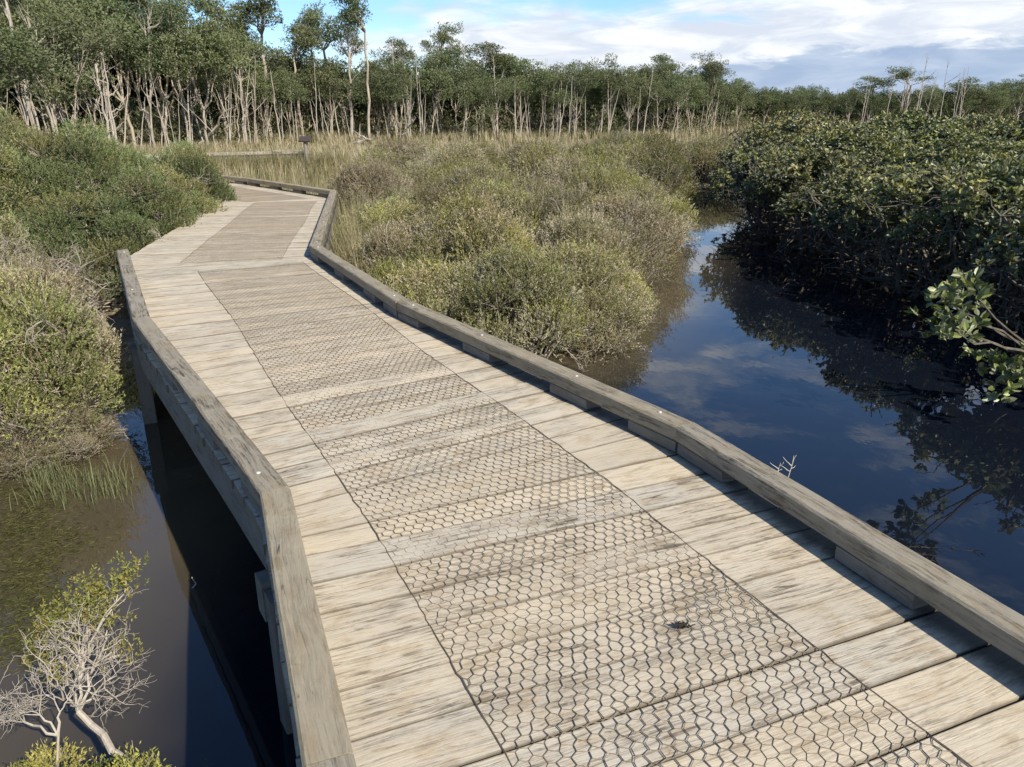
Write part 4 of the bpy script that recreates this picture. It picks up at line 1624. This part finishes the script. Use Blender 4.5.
half_dead()
low = shrub_proto(61, .30, .50, [(np.array((.20, .215, .055)), .7), (np.array((.27, .24, .06)), .3)], 12, 120, 11, .05, .016, .0026, bare=.05, twig_r=.0022)
for (px, py, yy, sc, lab) in ((105, 790, 1.80, .9, 'bright yellow-green low shrub at the bottom edge beside the half dead shrub'),
                              (178, 800, 1.72, .6, 'small yellow-green sprig bush at the bottom edge nearest the boardwalk'),
                              (38, 790, 1.90, .8, 'darker green low shrub in the bottom left corner')):
    v = np.array(at(px, py, -.5)) - np.array([0, 0, CAM_H])
    p_ = np.array([0, 0, CAM_H]) + v * yy / v[1]
    t = thing('low_shrub', lab, 'shrub', (p_[0], p_[1], WATER - .02), random.random() * 6, None, (sc, sc, sc))
    link('stems', low[0], t)
    link('foliage', low[1], t)

# ------------------------------------------------------------------ small things
# sign on a post beside the far walk
sx0, sy0 = bearing(302, 26.6)
sg = thing('information_sign', 'brown slanted information sign on a post beside the far boardwalk', 'sign', (sx0, sy0, float(ground_z(sx0, sy0)[0])))
M_SIGN = plain_mat('sign_brown', (.060, .045, .036), .45)
M_POST = plain_mat('sign_post_paint', (.20, .17, .15), .7)
bf = Buf()
tube(bf, [(0, 0, -.2), (0, 0, 1.22)], .06, 8)
link('post', bf.mesh('post', M_POST), sg)
bf = Buf()
hx, hy, tk = .19, .15, .02
cs_, sn_ = math.cos(R(28)), math.sin(R(28))
V = []
for zz in (-tk, tk):
    for (x, y) in ((-hx, -hy), (hx, -hy), (hx, hy), (-hx, hy)):
        V.append((x, y * cs_ - zz * sn_, 1.27 + y * sn_ + zz * cs_))
bf.add(V, np.array([[3, 2, 1, 0], [4, 5, 6, 7], [0, 1, 5, 4], [1, 2, 6, 5], [2, 3, 7, 6], [3, 0, 4, 7]]))
link('panel', bf.mesh('panel', M_SIGN), sg)


# fallen pale trunk by the tree line
def fallen(px0, py0, z0, px1, py1, z1, d, lab, r_=.07):
    p0 = np.array([*bearing(px0, d), z0])
    p1 = np.array([*bearing(px1, d - 1.0), z1])
    bf = Buf()
    rng = np.random.default_rng(int(px0))
    P = wobble_path((0, 0, 0), p1 - p0, 8, .05, rng)
    tube(bf, P, np.linspace(r_, r_ * .4, 8), 6)
    for k in (3, 5, 6):
        tube(bf, wobble_path(P[k], P[k] + rng.normal(size=3) * .4 + np.array([0, 0, .5]), 5, .03, rng), np.linspace(r_ * .4, r_ * .1, 5), 4)
    o = link('fallen_tree', bf.mesh('fallen_tree', M_BARKDEAD))
    o.location = p0
    tag(o, lab, 'dead tree')


fallen(190, 0, -.5, 232, 0, 1.5, 40, 'pale fallen trunk leaning across the foot of the left wood')
fallen(345, 0, -.55, 372, 0, -.15, 46, 'pale log lying on the sandy clearing under the tallest tree', .13)
fallen(398, 0, -.6, 415, 0, .9, 50, 'short broken pale trunk leaning at the tree line right of the tallest tree')

# sandy clearing where the walk meets the wood
cp_ = np.array([bearing(335, 37) , bearing(365, 36.5), bearing(392, 39), bearing(396, 46), bearing(372, 48.5), bearing(345, 45)])
cz = max(float(ground_z(*p)[0]) for p in cp_) + .05
pth = link('path', mesh_from('path', np.array([(p[0], p[1], cz) for p in cp_]), [np.arange(6)[None, :]], plain_mat('sandy_path', (.36, .31, .25), .9)))
tag(pth, None, None, kind='structure')


# bare twigs sticking out of the creek
def twig(px, py, h, lab, seed):
    rng = np.random.default_rng(seed)
    x, y, z = at(px, py, WATER)
    bf = Buf()
    tube(bf, wobble_path((0, 0, -.1), (.02, 0, h), 5, .006, rng), np.linspace(.006, .003, 5), 5)
    for s_ in ((-1, 1) if h > .08 else ()):
        tube(bf, wobble_path((.01, 0, h * .55), (.045 * s_, .02, h * (.8 + .2 * rng.random())), 4, .004, rng), np.linspace(.004, .0015, 4), 4)
        tube(bf, wobble_path((.005, 0, h * .3), (-.05 * s_, .02, h * .5), 4, .004, rng), np.linspace(.004, .0015, 4), 4)
    o = link('bare_twig', bf.mesh('bare_twig', M_BARKDEAD))
    o.location = (x, y, z)
    tag(o, lab, 'twig')


twig(788, 478, .17, 'forked bare white twig sticking out of the creek beyond the right kerb', 1)
twig(776, 476, .10, 'shorter bare white twig beside the forked one beyond the right kerb', 2)
twig(190, 588, .07, 'thin pale reed stub in the water left of the boardwalk', 3)
# floating debris
rng = np.random.default_rng(5)
ox, oy, oz = at(925, 552, WATER)
for i in range(6):
    db = Buf()
    a = rng.normal() * .6 + .3
    L = .07 + .18 * rng.random()
    P = wobble_path((0, 0, 0), (math.cos(a) * L, -math.sin(a) * L, .012 * rng.random()), 5, .006, rng)
    tube(db, P, np.linspace(.006, .002, 5), 5)
    tube(db, wobble_path(P[2], P[2] + np.array([.05, .03 * (-1) ** i, .02]), 4, .003, rng), np.linspace(.003, .001, 4), 4)
    o = link('floating_stick', db.mesh('floating_stick', M_WET))
    o.location = (ox + rng.normal() * .17, oy + rng.normal() * .11, oz + .003)
    tag(o, 'thin dark stick floating on the creek beyond the right kerb', 'stick', 'floating sticks')
# dark dropping caught on the netting
db = Buf()
ox, oy, oz = at(683, 627, .008)
for i in range(22):
    p0 = np.array([rng.normal() * .010, rng.normal() * .007, .004 + .004 * rng.random()])
    a = rng.random() * 6.28
    tube(db, wobble_path(p0, p0 + np.array([math.cos(a) * .02, math.sin(a) * .016, .006 * rng.random()]), 4, .002, rng), np.linspace(.0035, .0015, 4), 4)
o = link('leaf_clump', db.mesh('leaf_clump', M_WET))
o.location = (ox, oy, oz)
tag(o, 'small dark clump of dead leaves lying on the wire mesh', 'leaf clump')

# ------------------------------------------------------------------ render settings
S.render.engine = 'CYCLES'
cy = S.cycles
cy.use_denoising = True
try:
    cy.denoiser = 'OPENIMAGEDENOISE'
    cy.denoising_input_passes = 'RGB_ALBEDO_NORMAL'
except Exception:
    pass
cy.max_bounces = 6
cy.diffuse_bounces = 3
cy.glossy_bounces = 3
cy.transmission_bounces = 4
cy.sample_clamp_indirect = 6
cy.use_adaptive_sampling = True
cy.adaptive_threshold = .01
S.render.use_persistent_data = False
